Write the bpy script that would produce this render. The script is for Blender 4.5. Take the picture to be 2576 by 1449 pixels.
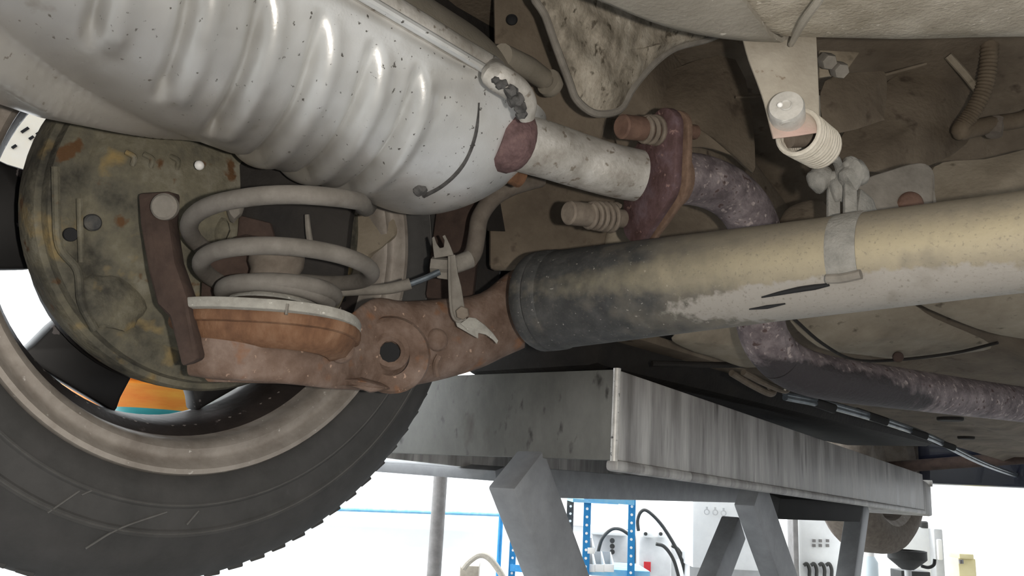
import bpy, bmesh, math, random
from mathutils import Vector, Matrix
from math import sin, cos, pi, radians, sqrt
random.seed(7)
for o in list(bpy.data.objects): bpy.data.objects.remove(o)
SC = bpy.context.scene; COL = SC.collection

# ------------------------------------------------------------------ camera
# world: X across the car, Y towards the car's front, Z up, floor at z = 0
W, H, F = 2576.0, 1449.0, 2085.0
CAM = Vector((0, 0, 1.45))
yw, pt, rl = radians(41), radians(13), radians(3)
FW = Vector((-sin(yw)*cos(pt), cos(yw)*cos(pt), sin(pt)))
r0 = Vector((cos(yw), sin(yw), 0)); u0 = r0.cross(FW)
RT = r0*cos(rl) + u0*sin(rl); UP = u0*cos(rl) - r0*sin(rl)
cd = bpy.data.cameras.new('camera'); cam = bpy.data.objects.new('camera', cd); COL.objects.link(cam)
m3 = Matrix((RT, UP, -FW)).transposed()
cam.matrix_world = Matrix.Translation(CAM) @ m3.to_4x4()
cd.sensor_width = 36; cd.lens = 36*F/W; cd.clip_start = .02; cd.clip_end = 100
SC.camera = cam
# ------------------------------------------------------------------ light
wd = bpy.data.worlds.new('hall_daylight'); SC.world = wd; wd.use_nodes = True
bg = wd.node_tree.nodes['Background']; bg.inputs[0].default_value = (.93, .97, 1, 1); bg.inputs[1].default_value = 1.05
fl = bpy.data.lights.new('phone_torch', 'POINT'); fl.energy = 11; fl.color = (1, .93, .84); fl.shadow_soft_size = .006
flo = bpy.data.objects.new('phone_torch', fl); COL.objects.link(flo); flo.location = CAM + RT*.05 + UP*.0 - FW*.01
for k in (-1, 1):                            # unseen area lights, added to wash the far and left hall walls white
    al = bpy.data.lights.new('added_wall_wash', 'AREA'); al.shape = 'RECTANGLE'; al.size = 11 if k > 0 else .4; al.size_y = .4 if k > 0 else 8; al.energy = 900; al.color = (.95, .98, 1)
    ao = bpy.data.objects.new('added_wall_wash', al); COL.objects.link(ao); hf = Vector((-sin(yw), cos(yw), 0)); hr = Vector((cos(yw), sin(yw), 0))
    q = hf*5.6 if k > 0 else -hr*5.0+hf*1.5
    ao.location = (q.x, q.y, 4.2); ax = hf if k > 0 else -hr; zz = -(ax*.75-Vector((0, 0, .66))).normalized(); xx = hr if k > 0 else hf; xx = xx if k > 0 else hf
    if k < 0: yy = hf; xx = yy.cross(zz)
    else: yy = zz.cross(xx)
    ao.matrix_world = Matrix.Translation(ao.location) @ Matrix((xx, yy, zz)).transposed().to_4x4()
SC.view_settings.view_transform = 'Standard'; SC.view_settings.look = 'None'
SC.view_settings.exposure = 0.0; SC.view_settings.gamma = 1.0
SC.view_settings.use_curve_mapping = False

# ------------------------------------------------------------------ pixel helpers (photo pixels are 2576 x 1449)
def ray(px, py): return FW + RT*((px-W/2)/F) - UP*((py-H/2)/F)
def u(px, py, d): return CAM + ray(px, py)*d
def on(px, py, ax, v):                       # v in camera-relative metres along world axis ax
    d = ray(px, py); return CAM + d*(v/d[ax])
def rel(x, y, z): return CAM + Vector((x, y, z))

# ------------------------------------------------------------------ materials
SAT = .74
def lin(c, sat=None):
    s_ = SAT if max(c)-min(c) < 105 else 1.0
    g = sum(c)/3; c = [max(0, g+(v-g)*s_) for v in c]
    f = lambda v: (v/255/12.92) if v/255 <= .04045 else ((v/255+.055)/1.055)**2.4
    return (f(c[0]), f(c[1]), f(c[2]), 1)
def mat(name, cols, scale=30, rough=.7, metal=0, bump=.0, bscale=120, spots=None, tints=(), spots2=(), stretch=(1, 1, 1), spec=.4, detail=6, coat=0, rvar=.0):
    m = bpy.data.materials.new(name); m.use_nodes = True
    nt = m.node_tree; N = nt.nodes; L = nt.links
    b = N['Principled BSDF']
    b.inputs['Roughness'].default_value = rough; b.inputs['Metallic'].default_value = metal
    b.inputs['Specular IOR Level'].default_value = spec
    if coat: b.inputs['Coat Weight'].default_value = coat
    geo = N.new('ShaderNodeNewGeometry')
    mp = N.new('ShaderNodeMapping'); mp.inputs['Scale'].default_value = stretch
    L.new(geo.outputs['Position'], mp.inputs['Vector'])
    nz = N.new('ShaderNodeTexNoise'); nz.inputs['Scale'].default_value = scale; nz.inputs['Detail'].default_value = detail; nz.inputs['Roughness'].default_value = .65
    L.new(mp.outputs[0], nz.inputs['Vector'])
    rp = N.new('ShaderNodeValToRGB'); L.new(nz.outputs['Fac'], rp.inputs[0])
    e = rp.color_ramp.elements; n = len(cols)
    while len(e) < n: e.new(.5)
    for i, c in enumerate(cols):
        e[i].position = .33 + .34*i/max(1, n-1); e[i].color = lin(c)
    if n == 1: e[1].color = lin(cols[0])
    out = rp.outputs[0]
    def mix(fac, a, colour):
        x = N.new('ShaderNodeMix'); x.data_type = 'RGBA'
        L.new(fac, x.inputs['Factor']); L.new(a, x.inputs['A']); x.inputs['B'].default_value = lin(colour)
        return x.outputs['Result']
    def ramp(src, lo, hi):
        x = N.new('ShaderNodeMapRange'); x.inputs['From Min'].default_value = lo; x.inputs['From Max'].default_value = hi
        L.new(src, x.inputs['Value']); return x.outputs[0]
    for (sc, thr, colour, soft) in (spots or ()):
        n2 = N.new('ShaderNodeTexNoise'); n2.inputs['Scale'].default_value = sc; n2.inputs['Detail'].default_value = 4
        L.new(mp.outputs[0], n2.inputs['Vector'])
        out = mix(ramp(n2.outputs['Fac'], thr, thr+soft), out, colour)
    for (p, rad, colour, soft, nsc, namp) in tints:      # a stain, or on the axle a painted highlight, with its own ragged outline
        d = N.new('ShaderNodeVectorMath'); d.operation = 'SUBTRACT'; L.new(geo.outputs['Position'], d.inputs[0]); d.inputs[1].default_value = p
        q = N.new('ShaderNodeVectorMath'); q.operation = 'DIVIDE'; L.new(d.outputs[0], q.inputs[0])
        q.inputs[1].default_value = rad if hasattr(rad, '__len__') else (rad, rad, rad)
        ln = N.new('ShaderNodeVectorMath'); ln.operation = 'LENGTH'; L.new(q.outputs[0], ln.inputs[0])
        n3 = N.new('ShaderNodeTexNoise'); n3.inputs['Scale'].default_value = nsc; n3.inputs['Detail'].default_value = 5; L.new(geo.outputs['Position'], n3.inputs['Vector'])
        ma = N.new('ShaderNodeMath'); ma.operation = 'MULTIPLY_ADD'; L.new(n3.outputs['Fac'], ma.inputs[0]); ma.inputs[1].default_value = namp; L.new(ln.outputs['Value'], ma.inputs[2])
        out = mix(ramp(ma.outputs[0], 1+soft+namp*.5, 1-soft+namp*.5), out, colour)
    for (sc, thr, colour, soft) in spots2:
        n2 = N.new('ShaderNodeTexNoise'); n2.inputs['Scale'].default_value = sc; n2.inputs['Detail'].default_value = 4
        L.new(mp.outputs[0], n2.inputs['Vector'])
        out = mix(ramp(n2.outputs['Fac'], thr, thr+soft), out, colour)
    L.new(out, b.inputs['Base Color'])
    if rvar:
        x = N.new('ShaderNodeMapRange'); x.inputs['To Min'].default_value = rough-rvar; x.inputs['To Max'].default_value = rough+rvar
        x.inputs['From Min'].default_value = .3; x.inputs['From Max'].default_value = .7
        L.new(nz.outputs['Fac'], x.inputs['Value']); L.new(x.outputs[0], b.inputs['Roughness'])
    if bump:
        nb = N.new('ShaderNodeTexNoise'); nb.inputs['Scale'].default_value = bscale; nb.inputs['Detail'].default_value = 6
        L.new(mp.outputs[0], nb.inputs['Vector'])
        bp = N.new('ShaderNodeBump'); bp.inputs['Strength'].default_value = min(1, bump); bp.inputs['Distance'].default_value = .4/bscale
        L.new(nb.outputs['Fac'], bp.inputs['Height']); L.new(bp.outputs[0], b.inputs['Normal'])
    return m
def glow(name, c, s):
    m = mat(name, [c]); b = m.node_tree.nodes['Principled BSDF']
    b.inputs['Emission Color'].default_value = lin(c); b.inputs['Emission Strength'].default_value = s; return m

# ------------------------------------------------------------------ mesh helpers: every shape is (verts, faces) in world metres
def cr(p, k=6, closed=False):
    p = [Vector(q) for q in p]; n = len(p); out = []
    for i in range(n if closed else n-1):
        g = lambda j: p[j % n] if closed else (p[j] if 0 <= j < n else (p[0]*2-p[1] if j < 0 else p[-1]*2-p[-2]))
        a, b, c, d = g(i-1), g(i), g(i+1), g(i+2)
        for s in range(k):
            t = s/k
            out.append(.5*((2*b) + (c-a)*t + (2*a-5*b+4*c-d)*t*t + (3*b-a-3*c+d)*t**3))
    if not closed: out.append(p[-1])
    return out
def lerp_list(v, n):
    if not hasattr(v, '__len__'): return [v]*n
    o = []
    for i in range(n):
        t = i*(len(v)-1)/max(1, n-1); j = min(int(t), len(v)-2); o.append(v[j]+(v[j+1]-v[j])*(t-j))
    return o
def tube(path, r, n=14, closed=False, caps=True, flat=1.0):
    P = [Vector(q) for q in path]; m = len(P); R = lerp_list(r, m); V = []; Fc = []
    tans = []
    for i in range(m):
        a = P[i-1] if (i > 0 or closed) else P[i]; b = P[(i+1) % m] if (i < m-1 or closed) else P[i]
        tans.append((b-a).normalized())
    t0 = tans[0]; nx = t0.orthogonal().normalized()
    if abs(t0.z) < .9: nx = (Vector((0, 0, 1)) - t0*t0.z).normalized()
    for i in range(m):
        t = tans[i]; nx = (nx - t*nx.dot(t)).normalized(); ny = t.cross(nx)
        for j in range(n):
            a = 2*pi*j/n; V.append(P[i] + (nx*cos(a) + ny*sin(a)*flat)*R[i])
    for i in range(m if closed else m-1):
        i2 = (i+1) % m
        for j in range(n):
            Fc.append((i*n+j, i*n+(j+1) % n, i2*n+(j+1) % n, i2*n+j))
    if caps and not closed:
        Fc.append(tuple(range(n))[::-1]); Fc.append(tuple((m-1)*n+j for j in range(n)))
    return V, Fc
def frame(ax, ref=None):
    ax = Vector(ax).normalized(); e1 = Vector(ref) if ref else ax.orthogonal()
    e1 = (e1-ax*e1.dot(ax)).normalized(); return ax, e1, ax.cross(e1)
def lathe(prof, org, ax, n=32, ref=None, a0=0, a1=2*pi):
    ax, e1, e2 = frame(ax, ref); V = []; Fc = []; full = abs(a1-a0-2*pi) < 1e-6; k = len(prof); nn = n if full else n+1
    for j in range(nn):
        a = a0+(a1-a0)*j/n
        for (r, h) in prof: V.append(Vector(org)+ax*h+(e1*cos(a)+e2*sin(a))*max(r, 1e-5))
    for j in range(n):
        j2 = (j+1) % nn
        for i in range(k-1): Fc.append((j*k+i, j2*k+i, j2*k+i+1, j*k+i+1))
    return V, Fc
def prism(poly, vec):
    n = len(poly); p = [Vector(q) for q in poly]; vec = Vector(vec)
    V = p+[q+vec for q in p]
    return V, [tuple(range(n))[::-1], tuple(range(n, 2*n))] + [(i, (i+1) % n, n+(i+1) % n, n+i) for i in range(n)]
def box(c, sx, sy, sz, ex=(1, 0, 0), ey=(0, 1, 0), ez=(0, 0, 1)):
    c = Vector(c); ex, ey, ez = Vector(ex)*sx/2, Vector(ey)*sy/2, Vector(ez)*sz/2
    V = [c+ex*a+ey*b+ez*d for d in (-1, 1) for b in (-1, 1) for a in (-1, 1)]
    return V, [(0, 2, 3, 1), (4, 5, 7, 6), (0, 1, 5, 4), (1, 3, 7, 5), (3, 2, 6, 7), (2, 0, 4, 6)]
def beam(a, b, w, h, side):
    a, b = Vector(a), Vector(b); d = (b-a); l = d.length; d.normalize(); s = Vector(side); s = (s-d*s.dot(d)).normalized(); t = d.cross(s)
    return box((a+b)/2, l, w, h, d, s, t)
def grid(rows):
    n = len(rows[0]); V = [Vector(p) for r in rows for p in r]
    return V, [(i*n+j, i*n+j+1, (i+1)*n+j+1, (i+1)*n+j) for i in range(len(rows)-1) for j in range(n-1)]
def sheet(rows, vec):                        # a grid with real thickness
    V, Fc = grid(rows); n = len(rows[0]); m = len(rows); k = len(V); vec = Vector(vec)
    V2 = V+[p+vec for p in V]; F2 = list(Fc)+[tuple(i+k for i in f[::-1]) for f in Fc]
    rim = [j for j in range(n)]+[i*n+n-1 for i in range(1, m)]+[(m-1)*n+j for j in range(n-2, -1, -1)]+[i*n for i in range(m-2, 0, -1)]
    for a, b in zip(rim, rim[1:]+rim[:1]): F2.append((b, a, a+k, b+k))
    return V2, F2
def fan(rings, vec):                         # closed rings from the rim to the middle, with real thickness at the rim
    n = len(rings[0]); m = len(rings); V = [Vector(p) for r in rings for p in r]; k = len(V); vec = Vector(vec)
    Fc = [(i*n+j, i*n+(j+1) % n, (i+1)*n+(j+1) % n, (i+1)*n+j) for i in range(m-1) for j in range(n)]+[tuple((m-1)*n+j for j in range(n))]
    F2 = Fc+[tuple(i+k for i in f[::-1]) for f in Fc]+[((j+1) % n, j, j+k, (j+1) % n+k) for j in range(n)]
    return V+[p+vec for p in V], F2
def join(*ms):
    V, Fc = [], []
    for v, f in ms:
        o = len(V); V += list(v); Fc += [tuple(i+o for i in q) for q in f]
    return V, Fc
def hexbolt(c, ax, r, h, n=6): return lathe([(0, 0), (r, 0), (r, h*.85), (r*.88, h), (0, h)], c, ax, n)
def disc(c, ax, r, h, n=24, bev=.15):
    return lathe([(0, 0), (r, 0), (r, h*(1-bev*2)), (r-h*bev*2, h), (0, h)], c, ax, n)
def dome(c, ax, r, h, n=24): return lathe([(r, 0)]+[(r*cos(a), h*sin(a)) for a in [i*pi/12 for i in range(1, 7)]], c, ax, n)
def lumps(c, rads, seed, k=.18, sub=3):
    bm = bmesh.new(); bmesh.ops.create_icosphere(bm, subdivisions=sub, radius=1); rnd = random.Random(seed)
    ph = [(rnd.uniform(2, 6), rnd.uniform(2, 6), rnd.uniform(2, 6), rnd.uniform(0, 6)) for _ in range(5)]
    V = []
    for v in bm.verts:
        s = 1+k*sum(sin(a*v.co.x+b*v.co.y+d*v.co.z+e) for a, b, d, e in ph)/3
        V.append(Vector(c)+Vector((v.co.x*rads[0], v.co.y*rads[1], v.co.z*rads[2]))*s)
    Fc = [tuple(x.index for x in f.verts) for f in bm.faces]; bm.free(); return V, Fc

# ------------------------------------------------------------------ object helpers
def _mesh(name, vf, m, base, bevel=0, smooth=35, seg=2):
    V, Fc = vf; me = bpy.data.meshes.new(name); me.from_pydata([tuple(Vector(v)-base) for v in V], [], Fc); me.update()
    bm = bmesh.new(); bm.from_mesh(me); bmesh.ops.remove_doubles(bm, verts=bm.verts, dist=1e-5)
    bmesh.ops.recalc_face_normals(bm, faces=bm.faces)
    if bevel:
        ed = [e for e in bm.edges if len(e.link_faces) == 2 and e.calc_face_angle(0) > radians(30)]
        bmesh.ops.bevel(bm, geom=ed, offset=bevel, segments=seg, affect='EDGES', profile=.5, clamp_overlap=True)
    bm.to_mesh(me); bm.free()
    me.polygons.foreach_set('use_smooth', [True]*len(me.polygons)); me.set_sharp_from_angle(angle=radians(smooth))
    me.materials.append(m); return me
BASE = {}
def thing(name, label, cat, base, group=None):
    o = bpy.data.objects.new(name, None); COL.objects.link(o); o.location = base; o.empty_display_size = .05
    o['label'] = label; o['category'] = cat; BASE[o.name] = Vector(base)
    if group: o['group'] = group
    return o
def part(parent, name, vf, m, bevel=0, label=None, smooth=35, kind=None, seg=2):
    me = _mesh(name, vf, m, BASE[parent.name], bevel, smooth, seg); o = bpy.data.objects.new(name, me); COL.objects.link(o); o.parent = parent
    BASE[o.name] = BASE[parent.name]
    if label: o['label'] = label
    if kind: o['kind'] = kind
    return o
def single(name, label, cat, vf, m, bevel=0, group=None, kind=None, smooth=35):
    V = vf[0]; lo = [min(v[i] for v in V) for i in range(3)]; hi = [max(v[i] for v in V) for i in range(3)]
    base = Vector(((lo[0]+hi[0])/2, (lo[1]+hi[1])/2, lo[2]))
    o = bpy.data.objects.new(name, _mesh(name, vf, m, base, bevel, smooth)); COL.objects.link(o); o.location = base; BASE[o.name] = base
    if kind: o['kind'] = kind
    if label: o['label'] = label
    if cat and kind != 'structure': o['category'] = cat
    if group: o['group'] = group
    return o
# ================================================================== materials used
M = {}
M['floor'] = mat('painted_concrete', [(122, 122, 120), (140, 140, 138)], 3, .6)
M['wall'] = mat('white_hall_wall', [(238, 240, 242), (246, 247, 248)], 2, .6)
M['wallgrey'] = mat('grey_wall_panel', [(186, 190, 196), (205, 208, 212)], 4, .5)
M['under'] = mat('dusty_underseal', [(92, 78, 62), (112, 97, 78), (128, 112, 92)], 9, .85, bump=.5, bscale=180, spots=[(40, .62, (78, 64, 50), .1)])
M['under2'] = mat('dusty_sheet_steel', [(122, 108, 88), (142, 128, 106), (158, 144, 122)], 14, .8, bump=.35, bscale=220, spots=[(60, .64, (96, 84, 66), .1)])
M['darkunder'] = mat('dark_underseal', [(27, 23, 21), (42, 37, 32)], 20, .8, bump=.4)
M['shield'] = mat('crumpled_grimy_foil', [(104, 94, 78), (150, 139, 120), (178, 168, 150)], 38, .65, .15, bump=.9, bscale=90, stretch=(1, 1, .6), spots=[(150, .6, (88, 78, 62), .08)])
M['tank'] = mat('gritty_tank_coating', [(150, 139, 118), (172, 161, 141), (190, 180, 160)], 26, .85, bump=1, bscale=330, spots=[(220, .66, (206, 198, 180), .06)])
M['tank2'] = mat('dusty_tank_pan', [(140, 132, 117), (160, 152, 137)], 22, .8, bump=.5, bscale=260, spots=[(120, .68, (215, 208, 194), .05)])
M['navy'] = mat('navy_paint', [(14, 20, 40), (22, 30, 56)], 10, .2, 0, coat=.6)
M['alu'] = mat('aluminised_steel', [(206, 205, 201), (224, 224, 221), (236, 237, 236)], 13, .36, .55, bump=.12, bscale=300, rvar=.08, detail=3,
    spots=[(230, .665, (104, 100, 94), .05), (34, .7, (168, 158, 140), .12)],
    tints=[(on(1232, 215, 1, .455), (.022, .022, .012), (30, 28, 27), .4, 160, 1.1), (rel(-.60, .08, .24), (.18, .20, .11), (116, 107, 95), .8, 14, .5), (rel(-.56, .28, .222), (.06, .22, .022), (172, 162, 146), .9, 60, .9), (on(1262, 340, 1, .50), .016, (150, 118, 70), .7, 90, .5)])  # rear-left dust film is darkened further to offset the nearby torch
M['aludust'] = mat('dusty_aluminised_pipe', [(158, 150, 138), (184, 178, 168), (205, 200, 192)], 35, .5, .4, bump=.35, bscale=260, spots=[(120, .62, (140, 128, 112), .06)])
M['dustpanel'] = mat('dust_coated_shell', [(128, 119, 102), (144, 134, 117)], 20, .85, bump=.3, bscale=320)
M['soot'] = mat('soot_streak', [(56, 54, 53), (92, 90, 88)], 120, .9, bump=.6, bscale=300)
M['weld'] = mat('rusty_weld', [(84, 58, 56), (106, 76, 76), (124, 92, 88)], 90, .75, .1, bump=.8, bscale=240)
M['flange'] = mat('rusty_purple_flange', [(82, 54, 50), (100, 70, 70), (114, 90, 96)], 45, .7, .2, bump=.5, bscale=220, spots=[(160, .63, (150, 112, 104), .06)])
M['gasket'] = mat('brown_rust', [(104, 76, 58), (136, 104, 82)], 80, .85, bump=.6, bscale=240)
M['boltdust'] = mat('dusty_fastener', [(108, 94, 80), (130, 116, 100)], 80, .8, .1, bump=.3)
M['boltrust'] = mat('rusty_fastener', [(98, 68, 54), (122, 88, 70)], 80, .8, .1, bump=.4)
M['pipe'] = mat('heat_tinted_exhaust_pipe', [(88, 76, 78), (118, 104, 106), (146, 132, 132)], 60, .65, .25, bump=.6, bscale=190, spots=[(150, .6, (168, 152, 146), .07), (120, .62, (84, 62, 58), .06)],
    tints=[(u(2080, 985, .87), (.13, .2, .026), (58, 52, 54), .12, 70, .9)])
M['pipe2'] = mat('dull_exhaust_pipe', [(62, 56, 58), (92, 86, 88), (124, 118, 116)], 40, .6, .25, bump=.5, bscale=190, spots=[(90, .6, (120, 112, 110), .08)])
M['axle'] = mat('axle_tube_paint', [(50, 50, 50), (60, 60, 59), (74, 73, 71)], 60, .6, .05, bump=.25, bscale=300, spots=[(260, .68, (140, 136, 128), .04)],
    tints=[(rel(.02, .56, .172), (.32, .3, .24), (134, 123, 102), .25, 40, .6), (rel(-.08, .56, .205), (.19, .3, .05), (128, 118, 100), .4, 120, .8), (rel(-.12, .56, .165), (.2, .2, .012), (164, 150, 116), .8, 110, .9),  # the thin mid-height band paints a highlight along the tube
            (on(2120, 735, 1, .565), (.13, .06, .0135), (148, 141, 131), .08, 130, .8)], spots2=[(420, .58, (98, 91, 80), .3), (34, .58, (108, 100, 86), .3)])
M['axlerust'] = mat('rusty_axle_casting', [(94, 68, 52), (116, 90, 74), (134, 110, 96)], 34, .85, .05, bump=.5, bscale=230,
    spots=[(40, .6, (138, 84, 46), .12), (180, .68, (178, 142, 118), .05)])
M['rustorange'] = mat('orange_rust', [(90, 54, 32), (120, 78, 48), (140, 100, 70)], 40, .9, bump=.6, bscale=200, stretch=(1, 1, .5))
M['rustdark'] = mat('dark_red_rust', [(58, 42, 35), (80, 60, 50)], 40, .9, bump=.4, bscale=200)
M['drum'] = mat('mud_caked_backing_plate', [(58, 55, 46), (88, 83, 68), (106, 99, 78), (122, 116, 98)], 22, .9, bump=.7, bscale=150,
    spots=[(30, .6, (146, 120, 66), .12), (48, .64, (96, 62, 30), .06)])
M['dust'] = mat('grey_road_dust', [(112, 105, 95), (134, 127, 116)], 60, .9, bump=.3, bscale=280)
M['dust2'] = mat('pale_caked_dust', [(122, 120, 113), (146, 143, 135)], 90, .95, bump=.9, bscale=420)
M['spring'] = mat('dusty_coil_spring', [(102, 95, 86), (124, 117, 108)], 40, .8, .1, bump=.25, bscale=300)
M['pad'] = mat('grey_rubber_pad', [(138, 134, 124), (160, 156, 145)], 120, .85, bump=.5, bscale=380, spots=[(300, .66, (196, 192, 182), .04)])
M['tyre'] = mat('tyre_rubber', [(58, 57, 55), (70, 68, 66)], 30, .75, bump=.15, bscale=400, spots=[(50, .68, (80, 78, 75), .12)])
M['tyremark'] = mat('scuffed_tyre_line', [(84, 82, 79), (98, 96, 92)], 60, .8)
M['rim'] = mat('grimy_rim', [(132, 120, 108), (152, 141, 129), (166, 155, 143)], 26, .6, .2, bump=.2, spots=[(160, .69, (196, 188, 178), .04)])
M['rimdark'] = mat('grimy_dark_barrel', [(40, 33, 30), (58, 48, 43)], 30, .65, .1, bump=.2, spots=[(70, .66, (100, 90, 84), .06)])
M['spoke'] = mat('chipped_black_spoke', [(16, 14, 14), (26, 23, 22)], 20, .5, .1, spots=[(60, .64, (96, 88, 88), .02)])
M['lift'] = mat('worn_grey_lift_paint', [(80, 80, 77), (100, 100, 95), (118, 118, 112)], 9, .55, .2, bump=.15, spots=[(70, .62, (62, 60, 57), .12), (24, .62, (82, 76, 70), .14)], stretch=(1, 1, .5), rvar=.08)
M['liftside'] = mat('streaked_grey_lift_paint', [(118, 114, 110), (156, 152, 148), (190, 187, 182)], 26, .5, .25, bump=.1, spots=[(60, .64, (96, 92, 90), .14)], stretch=(1, 1, .12), rvar=.1)
M['liftedge'] = mat('rubbed_bare_edge', [(178, 174, 166), (214, 210, 202)], 60, .45, .3, spots=[(200, .64, (90, 86, 82), .05)])
M['leg'] = mat('grey_steel_arm', [(134, 136, 139), (154, 156, 159)], 30, .5, .25, rvar=.05)
M['black'] = mat('black_steel', [(20, 19, 19), (30, 29, 28)], 20, .6)
M['bracket'] = mat('dusty_bracket_plate', [(160, 149, 131), (180, 170, 152)], 30, .7, .15, bump=.3, bscale=260, spots=[(70, .7, (128, 104, 78), .05)],
    tints=[(u(2010, 338, .585), (.02, .02, .014), (196, 160, 146), .5, 120, .5)])
M['bolt'] = mat('bright_bolt', [(196, 192, 184), (220, 216, 208)], 90, .5, .4, bump=.2)
M['cream'] = mat('cream_dusted_wire', [(188, 178, 160), (208, 199, 182)], 120, .8, bump=.4, bscale=380)
M['hose'] = mat('dusty_rubber_hose', [(100, 88, 76), (122, 110, 97)], 60, .85, bump=.2)
M['bellows'] = mat('tan_corrugated_hose', [(92, 76, 56), (112, 95, 74)], 60, .85)
M['blue'] = mat('blue_shelf_steel', [(30, 118, 176), (46, 138, 196)], 20, .5)
M['paleblue'] = mat('pale_blue_paint', [(104, 176, 218), (126, 192, 228)], 20, .5)
M['post'] = mat('grey_post', [(120, 116, 114), (140, 136, 134)], 20, .6)
M['cab'] = mat('white_cabinet', [(232, 233, 232), (242, 243, 242)], 10, .4)
M['machine'] = mat('pale_grey_machine', [(186, 187, 188), (204, 205, 205)], 8, .5)
M['cable'] = mat('dark_cable', [(52, 52, 50), (66, 66, 64)], 20, .6)
M['white'] = mat('white_plastic', [(244, 242, 238)], 10, .5)
M['red'] = mat('red_plastic', [(206, 50, 56)], 10, .4)
M['knobblue'] = mat('blue_plastic', [(28, 116, 170)], 10, .4)
M['yellow'] = mat('pale_yellow_card', [(240, 222, 150), (246, 230, 166)], 10, .7)
M['orange'] = mat('orange_plastic', [(232, 120, 40), (246, 176, 70)], 3, .45, stretch=(1, 1, 6))
M['teal'] = mat('teal_plastic', [(20, 126, 128)], 10, .4)
M['clear'] = mat('frosted_bottle', [(206, 224, 232)], 10, .3)
M['ink'] = mat('black_ink', [(26, 26, 28)], 10, .8)
M['poster'] = mat('cream_paper', [(250, 240, 214), (252, 246, 230)], 4, .8)
M['copper'] = mat('dusty_bundy_tube', [(88, 76, 62), (116, 102, 86)], 60, .7, .2)
M['zinc'] = mat('blue_grey_brake_line', [(70, 80, 88), (120, 130, 138)], 30, .35, .6)

# ================================================================== the hall
fh = Vector((-sin(yw), cos(yw), 0)); rh = Vector((cos(yw), sin(yw), 0)); up = Vector((0, 0, 1))
fcen = fh*1.0; fcen.z = -.05
single('floor', 'pale painted workshop floor', 'floor', box(fcen, 22, 22, .1, rh, fh, up), M['floor'], kind='structure')
wb = fh*7.0; wb.z = 2.25
single('wall_back', 'white workshop wall behind the shelving', 'wall', box(wb, 22, .12, 4.5, rh, fh, up), M['wall'], kind='structure')
wl = -rh*6.2+fh*1.5; wl.z = 2.25
single('wall_left', 'white workshop wall beyond the tyre', 'wall', box(wl, .12, 10.9, 4.5, rh, fh, up), M['wall'], kind='structure')

# ================================================================== car body (underside)
body = thing('car_body', 'underside of a dusty brown car body above the rusty axle', 'car', rel(0, 1.2, .14))
zf = [(-1.0, .50), (.2, .49), (.80, .47), (.98, .43), (1.12, .31), (1.24, .215), (1.45, .18), (2.0, .165), (3.2, .15)]
def zfloor(y):
    for (a, za), (b, zb) in zip(zf, zf[1:]):
        if y <= b: return za+(zb-za)*max(0, (y-a)/(b-a))
    return zf[-1][1]
rows = []
for k in range(64):
    y = -1.0+4.2*k/63; rr = []
    for j in range(48):
        x = -.56+1.42*j/47
        z = zfloor(y)
        if y > 1.2: z += -.012*(sin(x*30) > .3)+.05*math.exp(-((x+.02)/.13)**2)*min(1, (y-1.2)/.2)
        else: z += -.006*(sin(y*26) > .5)
        rr.append(rel(x, y, z))
    rows.append(rr)
part(body, 'floor_pan', sheet(rows, (0, 0, .012)), M['under'], smooth=50)
# sill and the outer floor between the wheels
part(body, 'sill', box(rel(-.705, 1.62, .20), .24, 1.55, .12), M['darkunder'], .02)
part(body, 'outer_floor', box(rel(-.575, 1.65, .185), .05, 1.6, .012), M['under'], .002)
part(body, 'chassis_rail', box(rel(-.46, 1.02, .335), .085, .75, .10, (1, 0, 0), Vector((0, 1, -.28)).normalized(), Vector((0, .28, 1)).normalized()), M['under'], .008)
# rear wheel house: half drum around the wheel, and the wing
WC = rel(-.64, .355, .19)
hp = [(.37, -.28), (.372, -.02), (.365, .06)]
part(body, 'wheel_arch_liner', join(lathe(hp, WC, (1, 0, 0), 30, (0, 1, 0), radians(-4), radians(184)), lathe([(.365, .06), (.27, .065)], WC, (1, 0, 0), 30, (0, 1, 0), radians(14), radians(166))), M['darkunder'])
wing = [rel(-.915, .355+.385*cos(a), .19+.385*sin(a)) for a in [radians(t) for t in range(-2, 183, 8)]]
wing += [rel(-.915, -.75, .19), rel(-.93, -.75, .95), rel(-.93, .78, .95), rel(-.915, .78, .16)]
part(body, 'wing_panel', prism(wing, (-.012, 0, 0)), M['navy'])
part(body, 'door_panel', box(rel(-.92, 1.6, .6), .02, 1.6, .75), M['navy'], .006)
part(body, 'inner_wheel_house', box(rel(-.565, .36, .475), .01, .86, .1), M['darkunder'])
part(body, 'cabin_floor', box(rel(0, 1.1, .62), 1.8, 4.2, .02), M['darkunder'])
# front undertray and bumper at the far end
part(body, 'front_bumper', prism([rel(-.86, 3.25, .06), rel(-.8, 3.42, .06), rel(-.3, 3.56, .06), rel(.6, 3.56, .06), rel(.9, 3.3, .06), rel(.86, 3.2, .06), rel(.5, 3.3, .06), rel(-.5, 3.3, .06)], (0, 0, .5)), M['navy'], .012)
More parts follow.
